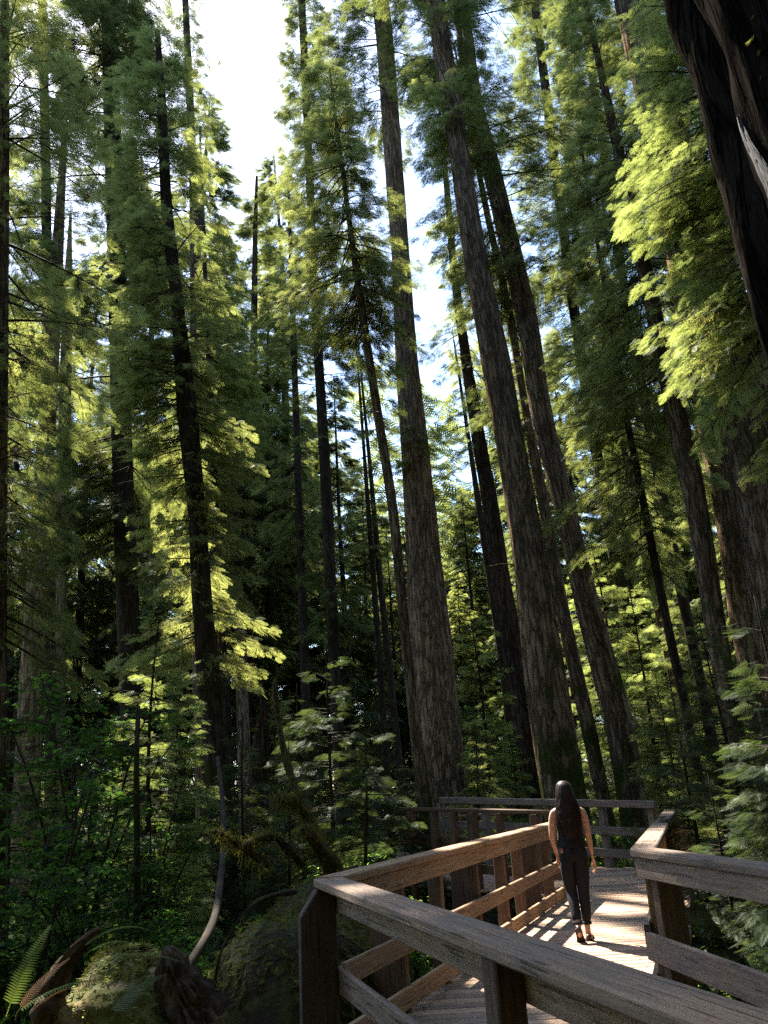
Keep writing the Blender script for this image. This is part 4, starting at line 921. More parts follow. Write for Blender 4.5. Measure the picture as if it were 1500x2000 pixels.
YL=[ # px at foot, row of the top, distance, kind, label
 (285,1165,13,3,'slim young hemlock catching gold light, left of the nearest left trunk'),
 (345,1290,15,3,'bushy young hemlock with lit boughs just behind the nearest left trunk'),
 (235,1340,16,1,'dark young hemlock behind the vine maple'),
 (480,1390,16,1,'young hemlock in shade right of the nearest left trunk'),
 (555,1440,11,1,'low young hemlock behind the mossy log, left of the tall pointed one'),
 (655,1250,15,1,'tall pointed young hemlock in the middle of the thicket'),
 (700,1370,12,1,'dark young hemlock in front of the pointed one, above the left railing'),
 (590,1330,17,1,'young hemlock left of the tall pointed one'),
 (760,1330,18,1,'young hemlock right of the tall pointed one, by the slender leaning trunk'),
 (800,1470,15,1,'small young hemlock at the foot of the slender leaning trunk'),
 (965,1180,27,3,'pale gold young hemlock between the thickest trunk and the fluted one'),
 (930,1380,22,0,'small green hemlock at the right foot of the thickest trunk'),
 (1010,1400,24,3,'bright small hemlock behind the fluted dark trunk'),
 (1150,1120,32,3,'bright layered hemlock between the slim straight trunk and the third big trunk'),
 (1235,1030,29,3,'tall bright layered hemlock right of the third big trunk'),
 (1290,1120,25,3,'bright green hemlock behind the slender dark trunk'),
 (1350,1060,30,3,'pale green hemlock behind the trunk with the ragged edge'),
 (1330,1300,21,0,'layered hemlock at the foot of the slender dark trunk'),
 (1420,1120,27,0,'hemlock filling the space between the two thick right-hand trunks'),
 (1345,1290,10.5,1,'dark young hemlock behind the far leg of the right railing'),
 (1440,1180,9.2,2,'large dark young hemlock over the right railing'),
 (1530,1150,7.6,1,'dark young hemlock cut by the right edge, above the near railing'),
 (1400,1500,7.6,1,'low dark hemlock whose twigs lie over the right railing'),
 (1335,1470,14.5,0,'small hemlock beyond the far bend of the right railing'),
 (1480,1400,13,1,'shaded young hemlock at the right edge behind the large dark one'),
 (30,1310,17,1,'dark young hemlock at the far left edge'),
 (120,1480,18,0,'small hemlock in the dim wood at the far left'),
 (420,1440,21,3,'sunlit small hemlock glowing behind the nearest left trunk'),
 (530,1350,24,0,'thin young hemlock near the broken stump'),
 (860,1330,30,0,'young hemlock showing right beside the thickest trunk'),
]
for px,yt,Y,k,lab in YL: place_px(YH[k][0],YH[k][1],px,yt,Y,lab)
# ---------------------------------------------------------------- vine maples and shrubs
VM=[broadleaf('vine_maple',110,6.5,1.8,7,None,MAPLE,.15,26,'maple',1.1,'x','tree',.15,.035),broadleaf('vine_maple',111,4.5,1.6,6,None,MAPLE,.14,24,'maple',.9,'x','tree',.1,.03)]
for px,yt,Y,k,lab in [(170,1170,11.5,0,'tall bright green vine maple at the left with layered leaves'),
    (75,1330,9.5,1,'dark vine maple low at the left edge'),(300,1440,12.5,1,'shorter vine maple beside the nearest left trunk'),
    (960,1290,33,0,'bright green vine maple in the gap right of the thickest trunk'),(225,1540,10,1,'low vine maple bush in the shade before the tall one')]:
    place_px(VM[k],(6.5,4.5)[k],px,yt,Y,lab,lean=0)
SB=[broadleaf('salmonberry_bush',120,1.1,.5,9,None,OVAL,.085,16,'maple_lit',.3,'x','shrub',.1,.01),broadleaf('salmonberry_bush',121,1.5,.7,9,None,OVAL,.08,18,'maple_lit',.35,'x','shrub',.1,.011)]
SL=[(-.15,8.4,0,1.0,'leafy bush behind the left railing, nearest the V corner'),(.35,9.4,0,.95,'bright leafy bush behind the middle of the left railing'),
 (.95,10.9,0,1.0,'sunlit leafy bush behind the left railing by the three narrow posts'),(1.45,12.3,0,1.05,'leafy bush behind the end of the left railing'),(.15,11.8,1,.95,'bush standing back from the left railing, below the dark railing'),
 (-.9,11.4,1,1.1,'bush with pale twigs left of the left railing'),(-1.2,13.6,1,1.25,'bush under the dark railing at the left'),(-.2,16.8,1,1.3,'bush at the foot of the slender leaning trunk'),
 (1.0,18.6,1,1.3,'bush before the foot of the thickest trunk, above the far railing'),(2.2,18.2,1,1.2,'leafy bush just left of the walking woman, beyond the far railing'),(3.6,18.0,1,1.1,'lit leafy bush seen through the far railing right of the woman'),
 (4.9,17.2,1,1.1,'leafy bush behind the far end of the far railing'),(-2.4,10.2,1,1.2,'bush in the shade left of the mossy log'),(-3.6,9.4,0,1.2,'low bush in the dark hollow at the left'),(-4.6,11.5,1,1.3,'bush under the vine maple'),
 (2.9,7.6,1,.9,'dark bush behind the right railing'),(3.7,9.4,1,1.0,'dark leafy bush on the right beyond the railing corner'),(-.25,6.95,0,.6,'small green plant beneath the V corner of the railings')]
for x,y,k,s,lab in SL: dup(SB[k],(x,y,float(ground_z(x,y))-.03),RNG.uniform(0,6.28),s,lab)
# ---------------------------------------------------------------- ferns
FM=[fern_mesh('fern',s,n,L) for s,n,L in ((130,13,.8),(131,10,.65),(132,16,1.0))]
def fern(x,y,k,s,lab,z=None,mesh=None,rz=None):
    o=put('sword_fern',mesh or FM[k],None,(x,y,float(ground_z(x,y))-.02 if z is None else z)); o.rotation_euler=(RNG.uniform(-.1,.1),RNG.uniform(-.1,.1),RNG.uniform(0,6.28) if rz is None else rz); o.scale=(s,)*3
    return tag(o,lab,'fern')
for x,y,k,s,lab in [(-1.75,6.6,0,1.1,'upright sword fern right of the decayed stump'),(-2.2,7.3,1,1.2,'sword fern behind the tip of the decayed stump'),(-1.5,7.4,1,.9,'small sword fern by the foot of the mossy log'),
    (-.05,7.6,0,.9,'yellow-green sword fern seen between the railings'),(-.55,6.7,1,.7,'fern low behind the corner post'),(-3.4,7.6,2,1.0,'large sword fern in the dark behind the stump'),(-4.4,8.6,2,1.0,'sword fern in the left hollow'),
    (-1.2,9.4,2,.9,'sword fern on the shaded ground beyond the mossy log'),(-2.9,11.0,2,1.0,'sword fern below the young hemlocks'),(-1.9,13.0,2,1.1,'sword fern under the thicket left of the boardwalk'),
    (3.2,8.6,2,.9,'sword fern under the right railing'),(5.6,12.5,2,1.2,'sword fern right of the far railing leg'),(-2.0,16,2,1.3,'sword fern on the sunny ground left of the far boardwalk'),(4.2,19.5,2,1.3,'sword fern by the foot of the furrowed fir')]:
    fern(x,y,k,s,lab)
# ---------------------------------------------------------------- ground cover
def cover():
    rng=np.random.default_rng(140); n=26000
    y=rng.uniform(2.5,45,n)**1.0; y=2.5+42*rng.random(n)**1.5; x=rng.uniform(-.62,.62,n)*(y+4)
    DL=np.array([deck_left(v) for v in y]);DR=np.array([deck_right(v) for v in y])
    ok=~((x>DL-.35)&(x<DR+.35)&(y<17.7)&(y>0)); dens=fbm(x*.6,y*.6,3)>.40
    ok&=dens|(rng.random(n)<.25); x,y=x[ok],y[ok]; n=len(x)
    z=ground_z(x,y); pos=np.stack([x,y,z+rng.uniform(0,.12,n)],1); a=rng.uniform(0,6.28,n)
    X=np.stack([np.cos(a),np.sin(a),rng.uniform(.1,1.4,n)],1); Z=np.stack([rng.normal(0,.3,n),rng.normal(0,.3,n),np.ones(n)],1)
    h=n//2
    V1,T1,t1=instance(SPR_LO,pos[:h],X[:h],Z[:h],rng.uniform(.18,.5,h)*(1+y[:h]*.02),rng.random(h),np.full(h,1.3))
    o=put('ground_ferns',mesh_np('ground_ferns',V1,T1,M['fern'],tint=t1)); o['kind']='stuff'
    q=n-h; pos2=np.repeat(pos[h:],5,0)+rng.normal(0,.10,(q*5,3))*[1,1,.6]; a=rng.uniform(0,6.28,q*5)
    X=np.stack([np.cos(a),np.sin(a),rng.uniform(-.2,.4,q*5)],1); Z=np.stack([rng.normal(0,.4,q*5),rng.normal(0,.4,q*5),np.ones(q*5)],1)
    pos2[:,2]=ground_z(pos2[:,0],pos2[:,1])+rng.uniform(.02,.28,q*5)
    V2,T2,t2=instance(OVAL,pos2,X,Z,rng.uniform(.05,.11,q*5),rng.random(q*5))
    o=put('ground_leaves',mesh_np('ground_leaves',V2,T2,M['litter'],tint=t2)); o['kind']='stuff'
    # fallen twigs
    A=Acc()
    for _ in range(420):
        yy=rng.uniform(4,22); xx=rng.uniform(-.55,.5)*(yy+3)
        if deck_left(yy)-.3<xx<deck_right(yy)+.3 and yy<17.6: continue
        g=float(ground_z(xx,yy)); a=rng.uniform(0,6.28); L=rng.uniform(.3,1.6); e=np.array([math.cos(a)*L,math.sin(a)*L,rng.uniform(0,.35)*L])
        p=np.array([xx,yy,g+.04]); V,f,uv=tube(np.array([p,p+e*.5+[0,0,.06],p+e]),[.016,.012,.004],4); A.add(V,f,uv)
    o=put('fallen_twigs',A.mesh('fallen_twigs',M['twig'])); o['kind']='stuff'
cover()
# ---------------------------------------------------------------- big mossy log by the railing corner
def lumpy(P,r,n,seed,amp,freq,mat,name,endround=True):
    def d(th,s,rr): return 1+amp*(fbm(np.cos(th)*freq+s*freq*1.0+20,np.sin(th)*freq+s*.4+20,seed,5)-.47)*2
    V,f,uv=tube(P,r,n,d); A=Acc();A.add(V,f,uv); return A.mesh(name,mat),V
def px_path(pts): return np.array([at_y(x,y,Y) for x,y,Y in pts])
M['moss_limb']=mat_leaf('limb_moss',(.05,.05,.015),(.13,.12,.03),(.25,.22,.04),.4,.0)
def mossy_log():
    t=thing('fallen_log','big moss-covered fallen log behind the corner post of the railings','log',(-.95,6.3,-.9)); O=np.array([-.95,6.3,-.9])
    k=34; s=np.linspace(0,1,k); P=np.stack([-1.02+.28*s+.06*np.sin(s*7),6.55+5.3*s,-.18+.12*s+.05*np.sin(s*9)],1)
    r=.70*np.clip(s*9,0,1)**.45*(1+.18*np.sin(s*11+1)*.5)+.02; r[0]=.05
    me,V=lumpy(P-O,r,72,151,.16,2.6,M['moss_log'],'log'); put('log',me,t)
    rng=np.random.default_rng(152); nv=34*72
    idx=rng.integers(72*1,72*24,34000); fj=rng.random(len(idx))[:,None]; q=V[idx]*(1-fj)+V[idx+72]*fj; c=(P[idx//72]*(1-fj)+P[idx//72+1]*fj)-O; nn=q-c; nn/=np.linalg.norm(nn,axis=1)[:,None]
    okk=(fbm(q[:,1]*5,q[:,2]*5+q[:,0]*3,5)>.22); q=q[okk];nn=nn[okk]; m=len(q)
    X=nn*.6+np.array([0,0,-1.0])+rng.normal(0,.35,(m,3))
    V2,T2,ti=instance(SPR_LO,q,X,nn+rng.normal(0,.2,(m,3)),rng.uniform(.035,.10,m),rng.random(m))
    put('moss',mesh_np('moss',V2,T2,M['moss_dark'],tint=ti),t)
    hq=q[(nn[:,2]<.5)&(rng.random(m)<.30)]; put('hanging_moss',moss_mesh('hanging_moss',hq,rng,.06,.30,'moss_dark',.006),t)
    def limb(name,pts,r0,r1,moss=True,mat='moss_log'):
        PP=px_path(pts); n=26; u=np.linspace(0,len(PP)-1,n); Q=np.stack([np.interp(u,range(len(PP)),PP[:,c]) for c in range(3)],1)
        for _ in range(3): Q[1:-1]=.5*Q[1:-1]+.25*(Q[:-2]+Q[2:])
        rr=np.linspace(r0,r1,n)*(1+.18*np.sin(u*5)); me,Vq=lumpy(Q-O,rr,14,int(r0*1e4)+len(pts),.25,5,M[mat],name); b=put(name,me,t)
        if moss: 
            ii=rng.integers(0,n*14,170); put('moss',moss_mesh('moss',Vq[ii],rng,.02,.08,'moss_limb',.005),b)
    limb('branch',[(660,1712,8.6),(628,1650,8.6),(600,1605,8.6),(588,1572,8.6),(562,1500,8.7),(541,1400,8.8),(536,1330,8.9)],.075,.02,True)
    limb('branch',[(655,1700,8.5),(620,1650,8.4),(592,1616,8.2)],.085,.035)
    limb('branch',[(588,1575,8.6),(565,1562,8.5),(541,1560,8.4)],.035,.028)
    limb('branch',[(525,1690,8.3),(480,1660,8.2),(446,1635,8.1),(415,1624,8.0)],.035,.018)
    limb('branch',[(478,1655,8.2),(500,1637,8.3),(540,1634,8.4),(562,1660,8.5),(590,1690,8.6)],.03,.04)
    limb('branch',[(575,1742,7.0),(530,1748,6.6),(495,1765,6.5),(470,1800,6.4)],.022,.008,False)
mossy_log()
def stem(name,label,cat,pts,r0,r1,mat='bark_dark'):
    PP=px_path(pts); O=PP[0].copy(); n=30; u=np.linspace(0,len(PP)-1,n); Q=np.stack([np.interp(u,range(len(PP)),PP[:,c]) for c in range(3)],1)
    for _ in range(4): Q[1:-1]=.5*Q[1:-1]+.25*(Q[:-2]+Q[2:])
    me,V=lumpy(Q-O,np.linspace(r0,r1,n),12,int(pts[0][0]),.15,4,M[mat],name); return tag(put(name,me,None,tuple(O)),label,cat)
stem('curved_stem','curved dark stem bending left below the nearest left hemlock','trunk',[(345,1930,7.6),(372,1880,7.8),(408,1825,8.2),(424,1780,8.6),(430,1720,9.2),(438,1660,10.0),(436,1570,11.0),(425,1480,12.0)],.045,.028,'twig')
stem('arching_twig','thin dark arching twig in front of the mossy log','twig',[(425,1985,6.0),(418,1920,6.0),(430,1860,6.0),(462,1800,6.1),(495,1765,6.2)],.014,.006)
stem('thin_pole','thin black upright stem in the shade left of the vine maples','trunk',[(268,1790,10.5),(268,1640,10.5),(266,1500,10.6),(270,1380,10.8)],.045,.03)
# ---------------------------------------------------------------- decayed stump in the bottom left corner
def stump():
    c=at_y(255,2060,5.3); O=np.array([c[0],c[1],-1.0]); t=thing('decayed_stump','pale decayed mossy stump in the bottom left corner','stump',tuple(O))
    na,nr=110,46; a=np.linspace(0,2*np.pi,na,endpoint=False)
    # outline of the top measured on the photograph, as a dome with lumps
    U=np.linspace(0,1,nr)
    V=[]
    ztop=at_y(240,1868,5.3)[2]
    rx0=(at_y(425,2000,5.3)[0]-at_y(70,1960,5.3)[0])/2
    for u in U:
        for b in a:
            ph=u*math.pi*.62; rr=math.sin(ph); zz=math.cos(ph)
            x=rx0*1.05*rr*math.cos(b); y=.75*rr*math.sin(b); V.append((x,y,zz))
    V=np.array(V); nz=fbm(V[:,0]*3+9,V[:,1]*3+V[:,2]*3+9,160,5)-.47; n2=fbm(V[:,0]*9+3,V[:,1]*9+V[:,2]*7+3,161,4)-.47
    H=ztop+1.0
    Z=V[:,2]*.62+H-.62; X=V[:,0]*(1+.45*nz)+.02; Yy=V[:,1]*(1+.45*nz)
    Z=Z+.16*nz+.07*n2-.10*np.clip(X-.1,0,1)
    low=(V[:,2]<-.1); Z=np.where(low,Z-(-.1-V[:,2])*3.2,Z)
    P=np.stack([X,Yy,Z],1)
    i=np.arange(nr-1)[:,None];j=np.arange(na)[None,:];jn=(j+1)%na
    q=np.stack([i*na+j,(i+1)*na+j,(i+1)*na+jn,i*na+jn],-1).reshape(-1,4)
    put('trunk_body',mesh_np('trunk_body',P,q,M['rotten'],smooth=True),t)
    rng=np.random.default_rng(163); idx=rng.integers(na*1,na*34,9000); fj=rng.random(len(idx))[:,None]; qn=P[idx]*(1-fj)+P[idx+na]*fj; ok=(fbm(qn[:,0]*3.4,qn[:,1]*3.4+qn[:,2]*2,8)>.50); qn=qn[ok]; m=len(qn)
    nn=qn-np.array([0,0,H-.9]); nn/=np.linalg.norm(nn,axis=1)[:,None]
    V2,T2,ti=instance(SPR_LO,qn,nn*.5+rng.normal(0,.6,(m,3)),nn,rng.uniform(.02,.055,m),rng.random(m)); put('moss',mesh_np('moss',V2,T2,M['moss_dark'],tint=ti),t)
    # splintered stub
    pts=px_path([(385,2010,5.0),(368,1970,5.0),(348,1925,5.0),(334,1885,5.0),(328,1862,5.0),(322,1850,5.0)])-O; u=np.linspace(0,5,24); pts=np.stack([np.interp(u,range(6),pts[:,c]) for c in range(3)],1)
    me,_=lumpy(pts,np.interp(u,range(6),[.17,.13,.10,.075,.04,.010]),64,165,.85,11,M['dark_wood'],'splintered_stub'); put('splintered_stub',me,t)
    # dark hollow knot
    pts=px_path([(98,1985,4.95),(92,1968,4.9),(90,1955,4.85)])-O; me,_=lumpy(pts,[.09,.08,.04],20,166,.6,6,M['dark_wood'],'hollow_knot'); put('hollow_knot',me,t)
    # charred curved root
    pts=px_path([(95,1950,5.0),(112,1915,4.9),(128,1885,4.85),(150,1855,4.8),(180,1828,4.8),(196,1815,4.8)])-O; u=np.linspace(0,5,22); Q=np.stack([np.interp(u,range(6),pts[:,c]) for c in range(3)],1)
    me,Vr=lumpy(Q,np.linspace(.060,.014,22),24,167,.7,9,M['dark_wood'],'curved_root'); b=put('curved_root',me,t)
    # litter of needles on top
    k=rng.integers(0,na*20,1500); V3,T3,ti=instance(OVAL,P[k]+[0,0,.012],rng.normal(0,1,(1500,3))*[1,1,.2],np.tile([0,0,1.],(1500,1))+rng.normal(0,.3,(1500,3)),rng.uniform(.012,.04,1500),rng.random(1500)); 
    put('needle_litter',mesh_np('needle_litter',V3,T3,M['needle_gold'],tint=ti),t)
stump()
def frond_obj(name,label,mat,p,L,az,el,arch,seed,w=.16,cat='fern',roll=0):
    rng=np.random.default_rng(seed);V,T=fern_frond(L,rng,arch,38,w,el); o=put(name,mesh_np(name,V,T,M[mat],tint=rng.uniform(.3,1,len(V))),None,tuple(p)); o.rotation_euler=(roll,0,az); return tag(o,label,cat)
frond_obj('fern_frond','single tall pale fern frond at the left edge','fern',at_y(12,1985,4.6),.46,R_(75),82,.45,171,.15,roll=.2)
frond_obj('fern_frond','lower pale fern frond leaning over the stump at the left edge','fern',at_y(18,1990,4.5),.5,R_(15),40,.6,172,.2)
frond_obj('fern_frond','dead orange fern frond beside the dark curved root','fern_orange',at_y(30,1985,4.4),.34,R_(40),62,.5,173,.26)
frond_obj('fern_frond','short dead orange fern frond under the taller orange one','fern_orange',at_y(48,1992,4.4),.25,R_(10),55,.6,174,.26)
frond_obj('fern_frond','arched fern frond lying over the top of the dark curved root','fern',at_y(150,1862,4.75),.42,R_(20),48,.9,175,.15)
frond_obj('fern_frond','second arched fern frond beside the first on the dark root','fern',at_y(165,1868,4.7),.36,R_(-15),40,.8,176,.15)
frond_obj('fern_frond','dark fern frond hanging over the front of the decayed stump','needle_dark',at_y(215,1995,4.3),.40,R_(60),45,.6,177,.2)
frond_obj('fern_frond','flat fern frond stretching right over the stump top','fern',at_y(225,1868,4.9),.40,R_(-5),10,.4,178,.13)
for p in [y[0] for y in YH]+VM+SB:
    for c in list(p.children): bpy.data.objects.remove(c)
    bpy.data.objects.remove(p)
# ================================================================ the walking woman
def simple_mat(name,colr,rough=.7,sheen=0,noise=0,sub=0,spec=.3):
    m,n=new_mat(name); b=NB(n); bs=b.a('ShaderNodeBsdfPrincipled'); bs.inputs['Roughness'].default_value=rough
    tc=b.a('ShaderNodeTexCoord'); no=b.a('ShaderNodeTexNoise'); no.inputs['Scale'].default_value=40 if noise<1 else noise; no.inputs['Detail'].default_value=4; b.l(tc,'Object',no,'Vector')
    cr=ramp(b,[(.3,tuple(c*.75 for c in colr)),(.7,tuple(min(1,c*1.25) for c in colr))]); b.l(no,0,cr,0); b.l(cr,0,bs,'Base Color')
    bs.inputs['Sheen Weight'].default_value=sheen; bs.inputs['Specular IOR Level'].default_value=spec
    bu=b.a('ShaderNodeBump'); bu.inputs['Strength'].default_value=.25; bu.inputs['Distance'].default_value=.004; b.l(no,0,bu,'Height'); b.l(bu,0,bs,'Normal')
    o=b.a('ShaderNodeOutputMaterial'); b.l(bs,0,o,0); return m
M['skin']=simple_mat('skin',(.46,.26,.18),.5,0,25)
M['denim']=simple_mat('dark_denim',(.0065,.007,.010),.85,.0,60)
M['top']=simple_mat('black_cloth',(.0035,.0035,.004),.85,.1,50)
M['hair']=simple_mat('brown_hair',(.022,.011,.007),.5,0,14,spec=.2)
M['shoe']=simple_mat('shoe_leather',(.10,.045,.035),.5,0,30)
M['sole']=simple_mat('shoe_sole',(.03,.018,.016),.7,0,30)
M['band']=simple_mat('wrist_band',(.02,.02,.03),.5,0,30)
def skinned(name,nodes,edges,mat,parent,sub=2,root=0):
    me=bpy.data.meshes.new(name); me.from_pydata([n[0] for n in nodes],edges,[]); o=bpy.data.objects.new(name+'_tmp',me); col.objects.link(o)
    md=o.modifiers.new('s','SKIN'); md.branch_smoothing=.6; md.use_smooth_shade=True
    if not me.skin_vertices: 
        bpy.context.view_layer.objects.active=o
    sv=me.skin_vertices[0].data
    for i,n in enumerate(nodes): g_=1.16 if n[1]>.03 else 1.05; sv[i].radius=(n[1]*g_,(n[2] if len(n)>2 else n[1])*g_); sv[i].use_root=(i==root)
    ss=o.modifiers.new('u','SUBSURF'); ss.levels=sub; ss.render_levels=sub
    dg=bpy.context.evaluated_depsgraph_get(); ev=o.evaluated_get(dg); nm=bpy.data.meshes.new_from_object(ev); nm.name=name
    bpy.data.objects.remove(o); nm.materials.clear(); nm.materials.append(M[mat]); nm.polygons.foreach_set('use_smooth',[True]*len(nm.polygons))
    return put(name,nm,parent)
def loft(name,rings,mat,parent,n=28,cap=True,fold=0,seed=1):
    V=[];th=np.linspace(0,2*np.pi,n,endpoint=False)
    for k,(x,y,z,rx,ry) in enumerate(rings):
        f=1+fold*np.sin(th*5+k*1.3+seed)*.6+fold*np.sin(th*9+k*.7); V.append(np.stack([x+rx*np.cos(th)*f,y+ry*np.sin(th)*f,np.full(n,z) if np.isscalar(z) else z],1))
    k=len(rings);V=np.vstack(V);i=np.arange(k-1)[:,None];j=np.arange(n)[None,:];jn=(j+1)%n
    q=np.stack([i*n+j,i*n+jn,(i+1)*n+jn,(i+1)*n+j],-1).reshape(-1,4); F_=[q]
    if cap:
        V=np.vstack([V,V[:n].mean(0)[None],V[-n:].mean(0)[None]]);b=len(V)-2;jj=np.arange(n);F_.append(np.vstack([np.stack([(jj+1)%n,jj,np.full(n,b)],-1),np.stack([(k-1)*n+jj,(k-1)*n+(jj+1)%n,np.full(n,b+1)],-1)]))
    return put(name,mesh_np(name,V,F_,M[mat],smooth=True),parent)
def person():
    t=thing('person','woman with long wavy brown hair walking away along the sunlit deck, black top, dark jeans','person',(1.83,9.50,.0),rz=R_(-9),scale=.955)
    N=[];E=[]
    def nd(p,a,b=None,par=None):
        N.append((p,a,b or a)); i=len(N)-1
        if par is not None:E.append((par,i))
        return i
    pel=nd((0,0,.95),.112,.085)
    wa=nd((0,.01,1.07),.112,.085,pel); ch=nd((0,0,1.20),.125,.095,wa); uc=nd((0,-.012,1.32),.135,.085,ch); nb_=nd((0,-.012,1.405),.062,.055,uc)
    nk=nd((0,-.006,1.455),.047,.048,nb_); hd=nd((-.006,.004,1.53),.070,.080,nk); h2=nd((-.012,-.012,1.60),.068,.078,hd); nd((-.014,-.022,1.648),.036,.042,h2)
    # face, turned up: chin, nose and ears are small forms on the head
    fc=nd((-.008,.062,1.535),.040,.035,hd); nd((-.009,.104,1.572),.011,.010,fc); ch_=nd((-.006,.070,1.482),.022,.020,fc)
    nd((-.083,-.006,1.56),.012,.016,hd); nd((.068,-.006,1.56),.012,.016,hd)
    def arm(sg,el,wr,hand,fd):
        s1=nd((sg*.10,-.012,1.345),.060,.055,uc); s2=nd((sg*.163,-.012,1.335),.047,.045,s1); m=nd(((sg*.163+el[0])/2+sg*.008,(el[1]-.012)/2,(1.335+el[2])/2),.041,.040,s2)
        e=nd(el,.034,.034,m); f=nd(tuple(el[i]*.6+wr[i]*.4 for i in range(3)),.033,.031,e); w=nd(wr,.022,.019,f); p=nd(hand,.028,.017,w)
        h=np.array(hand); d=h-np.array(wr); d/=np.linalg.norm(d); ac=np.array(fd); ac=ac/np.linalg.norm(ac); bend=np.cross(d,ac)*sg
        k=nd(tuple(h+d*.030),.030,.015,p)
        for q,(o,L) in enumerate(((-.026,.062),(-.009,.074),(.009,.070),(.025,.055))):
            a=h+d*.045+ac*o; b=a+d*L*.45+bend*.004; c=b+d*L*.32+bend*.012; e2=c+d*L*.2+bend*.014
            i1=nd(tuple(a),.0088,.0088,k); i2=nd(tuple(b),.0084,.0084,i1); i3=nd(tuple(c),.0078,.0078,i2); nd(tuple(e2),.0062,.0062,i3)
        a=h+d*.0-ac*.030; b=a+d*.026-ac*.012+bend*.010; c=b+d*.024-ac*.002+bend*.012
        i1=nd(tuple(a),.0115,.0115,p); i2=nd(tuple(b),.0098,.0098,i1); nd(tuple(c),.0080,.0080,i2)
    arm(-1,(-.205,-.02,1.085),(-.175,.10,.875),(-.160,.135,.815),(.5,.85,0))
    arm(1,(.195,-.035,1.080),(.215,-.02,.850),(.222,.0,.785),(.25,-.97,.0))
    lh=nd((-.078,0,.885),.072,.072,pel); lk1=nd((-.072,.03,.68),.058,.058,lh); lk=nd((-.058,.045,.495),.040,.040,lk1); lc=nd((-.050,-.03,.36),.038,.038,lk); la=nd((-.040,-.150,.155),.029,.031,lc)
    lf=nd((-.036,-.150,.105),.030,.030,la); nd((-.030,-.110,.055),.034,.024,lf)
    rh=nd((.078,0,.885),.072,.072,pel); rk1=nd((.076,.01,.68),.058,.058,rh); rk=nd((.070,.02,.485),.040,.040,rk1); rc=nd((.068,.005,.34),.038,.038,rk); ra=nd((.064,.02,.11),.028,.031,rc)
    rf=nd((.066,.03,.055),.031,.030,ra); rt=nd((.078,.11,.034),.034,.020,rf); nd((.086,.17,.026),.026,.014,rt)
    skinned('body',N,E,'skin',t)
    # jeans
    J=[((0,0,1.03),.140,.108),((0,-.006,.945),.155,.128),((-.080,-.004,.86),.096,.102),((-.073,.028,.68),.079,.080),((-.063,.055,.495),.056,.058),((-.052,-.03,.36),.055,.056),((-.042,-.125,.20),.042,.044),
       ((.080,-.004,.86),.096,.102),((.077,.010,.68),.079,.080),((.071,.020,.485),.056,.058),((.069,.005,.34),.054,.055),((.066,.016,.17),.041,.043)]
    skinned('jeans',J,[(0,1),(1,2),(2,3),(3,4),(4,5),(5,6),(1,7),(7,8),(8,9),(9,10),(10,11)],'denim',t,root=1)
    loft('waistband',[(0,0,1.012,.128,.098),(0,0,1.012,.135,.104),(0,0,1.048,.133,.102),(0,0,1.048,.126,.096)],'denim',t,cap=False)
    for x,y,z,r in ((-.042,-.135,.185,.050),(.066,.017,.160,.049)):
        loft('turned_cuff',[(x,y,z,r-.004,r-.002),(x,y,z-.001,r,r+.002),(x,y,z+.028,r+.002,r+.004),(x,y,z+.029,r-.004,r-.002)],'denim',t,n=20,cap=False,fold=.02)
    for sg in (-1,1):
        px,py=.066*sg,-.124
        V=[(px-.045,py,.955),(px+.045,py,.955),(px+.042,py-.010,.87),(px,py-.013,.845),(px-.042,py-.010,.87)]
        V=[(a,b-.006,c) for a,b,c in V]+[(a,b+.02,c) for a,b,c in V]
        me=bpy.data.meshes.new('pocket'); me.from_pydata(V,[],[(0,1,2,3,4)]+[(i,(i+1)%5,(i+1)%5+5,i+5)[::-1] for i in range(5)]); me.materials.append(M['denim']); put('pocket',me,t)
    # black sleeveless top
    R=[(0,0,.955,.170,.140),(0,0,.965,.173,.143),(0,.002,1.0,.163,.132),(0,.005,1.05,.148,.118),(0,.006,1.11,.142,.110),(0,.004,1.17,.144,.110),(0,.0,1.24,.141,.108),(0,-.008,1.30,.143,.106),(0,-.012,1.335,.132,.100),(0,-.012,1.34,.12,.09)]
    loft('top',R,'top',t,n=40,cap=False,fold=.018)
    for sg in (-1,1):
        P=np.array([(sg*.085,-.105,1.30),(sg*.095,-.085,1.375),(sg*.098,-.03,1.412),(sg*.092,.03,1.40),(sg*.08,.085,1.32)]); V,f,uv=tube(P,[.009]*5,6);A=Acc();A.add(V,f,uv);put('strap',A.mesh('strap',M['top']),t)
    # hair: scalp shell plus wavy locks
    hb0=[( -.013,-.020,1.672,.020,.022),(-.013,-.022,1.662,.055,.062),(-.012,-.024,1.635,.080,.090),(-.010,-.030,1.59,.093,.100),(-.006,-.045,1.53,.098,.098),(-.003,-.062,1.47,.097,.088),(0,-.085,1.40,.108,.066),(.002,-.105,1.32,.112,.048),(.004,-.118,1.24,.100,.040),(.004,-.122,1.16,.078,.032),(.002,-.120,1.10,.045,.022),(0,-.118,1.06,.015,.012)]
    hb=[(a,b,c,d*(1.0 if c<1.5 else .98),e*.9) for a,b,c,d,e in hb0]
    hr=loft('hair',hb[::-1],'hair',t,n=40,fold=.03)
    rng=np.random.default_rng(200); n=2000; k=18; rz=np.array([h[2] for h in hb]); 
    V=[];Q=[]
    a0=rng.uniform(math.pi*.92,math.pi*2.08,n)
    z1=rng.uniform(1.04,1.32,n)
    z1=np.where(np.abs(np.cos(a0))>.6,rng.uniform(1.12,1.38,n),z1)
    ph=rng.uniform(0,6.28,n); am=rng.uniform(.012,.032,n); fly=np.where(rng.random(n)<.12,rng.uniform(.02,.06,n),rng.uniform(-.004,.030,n))
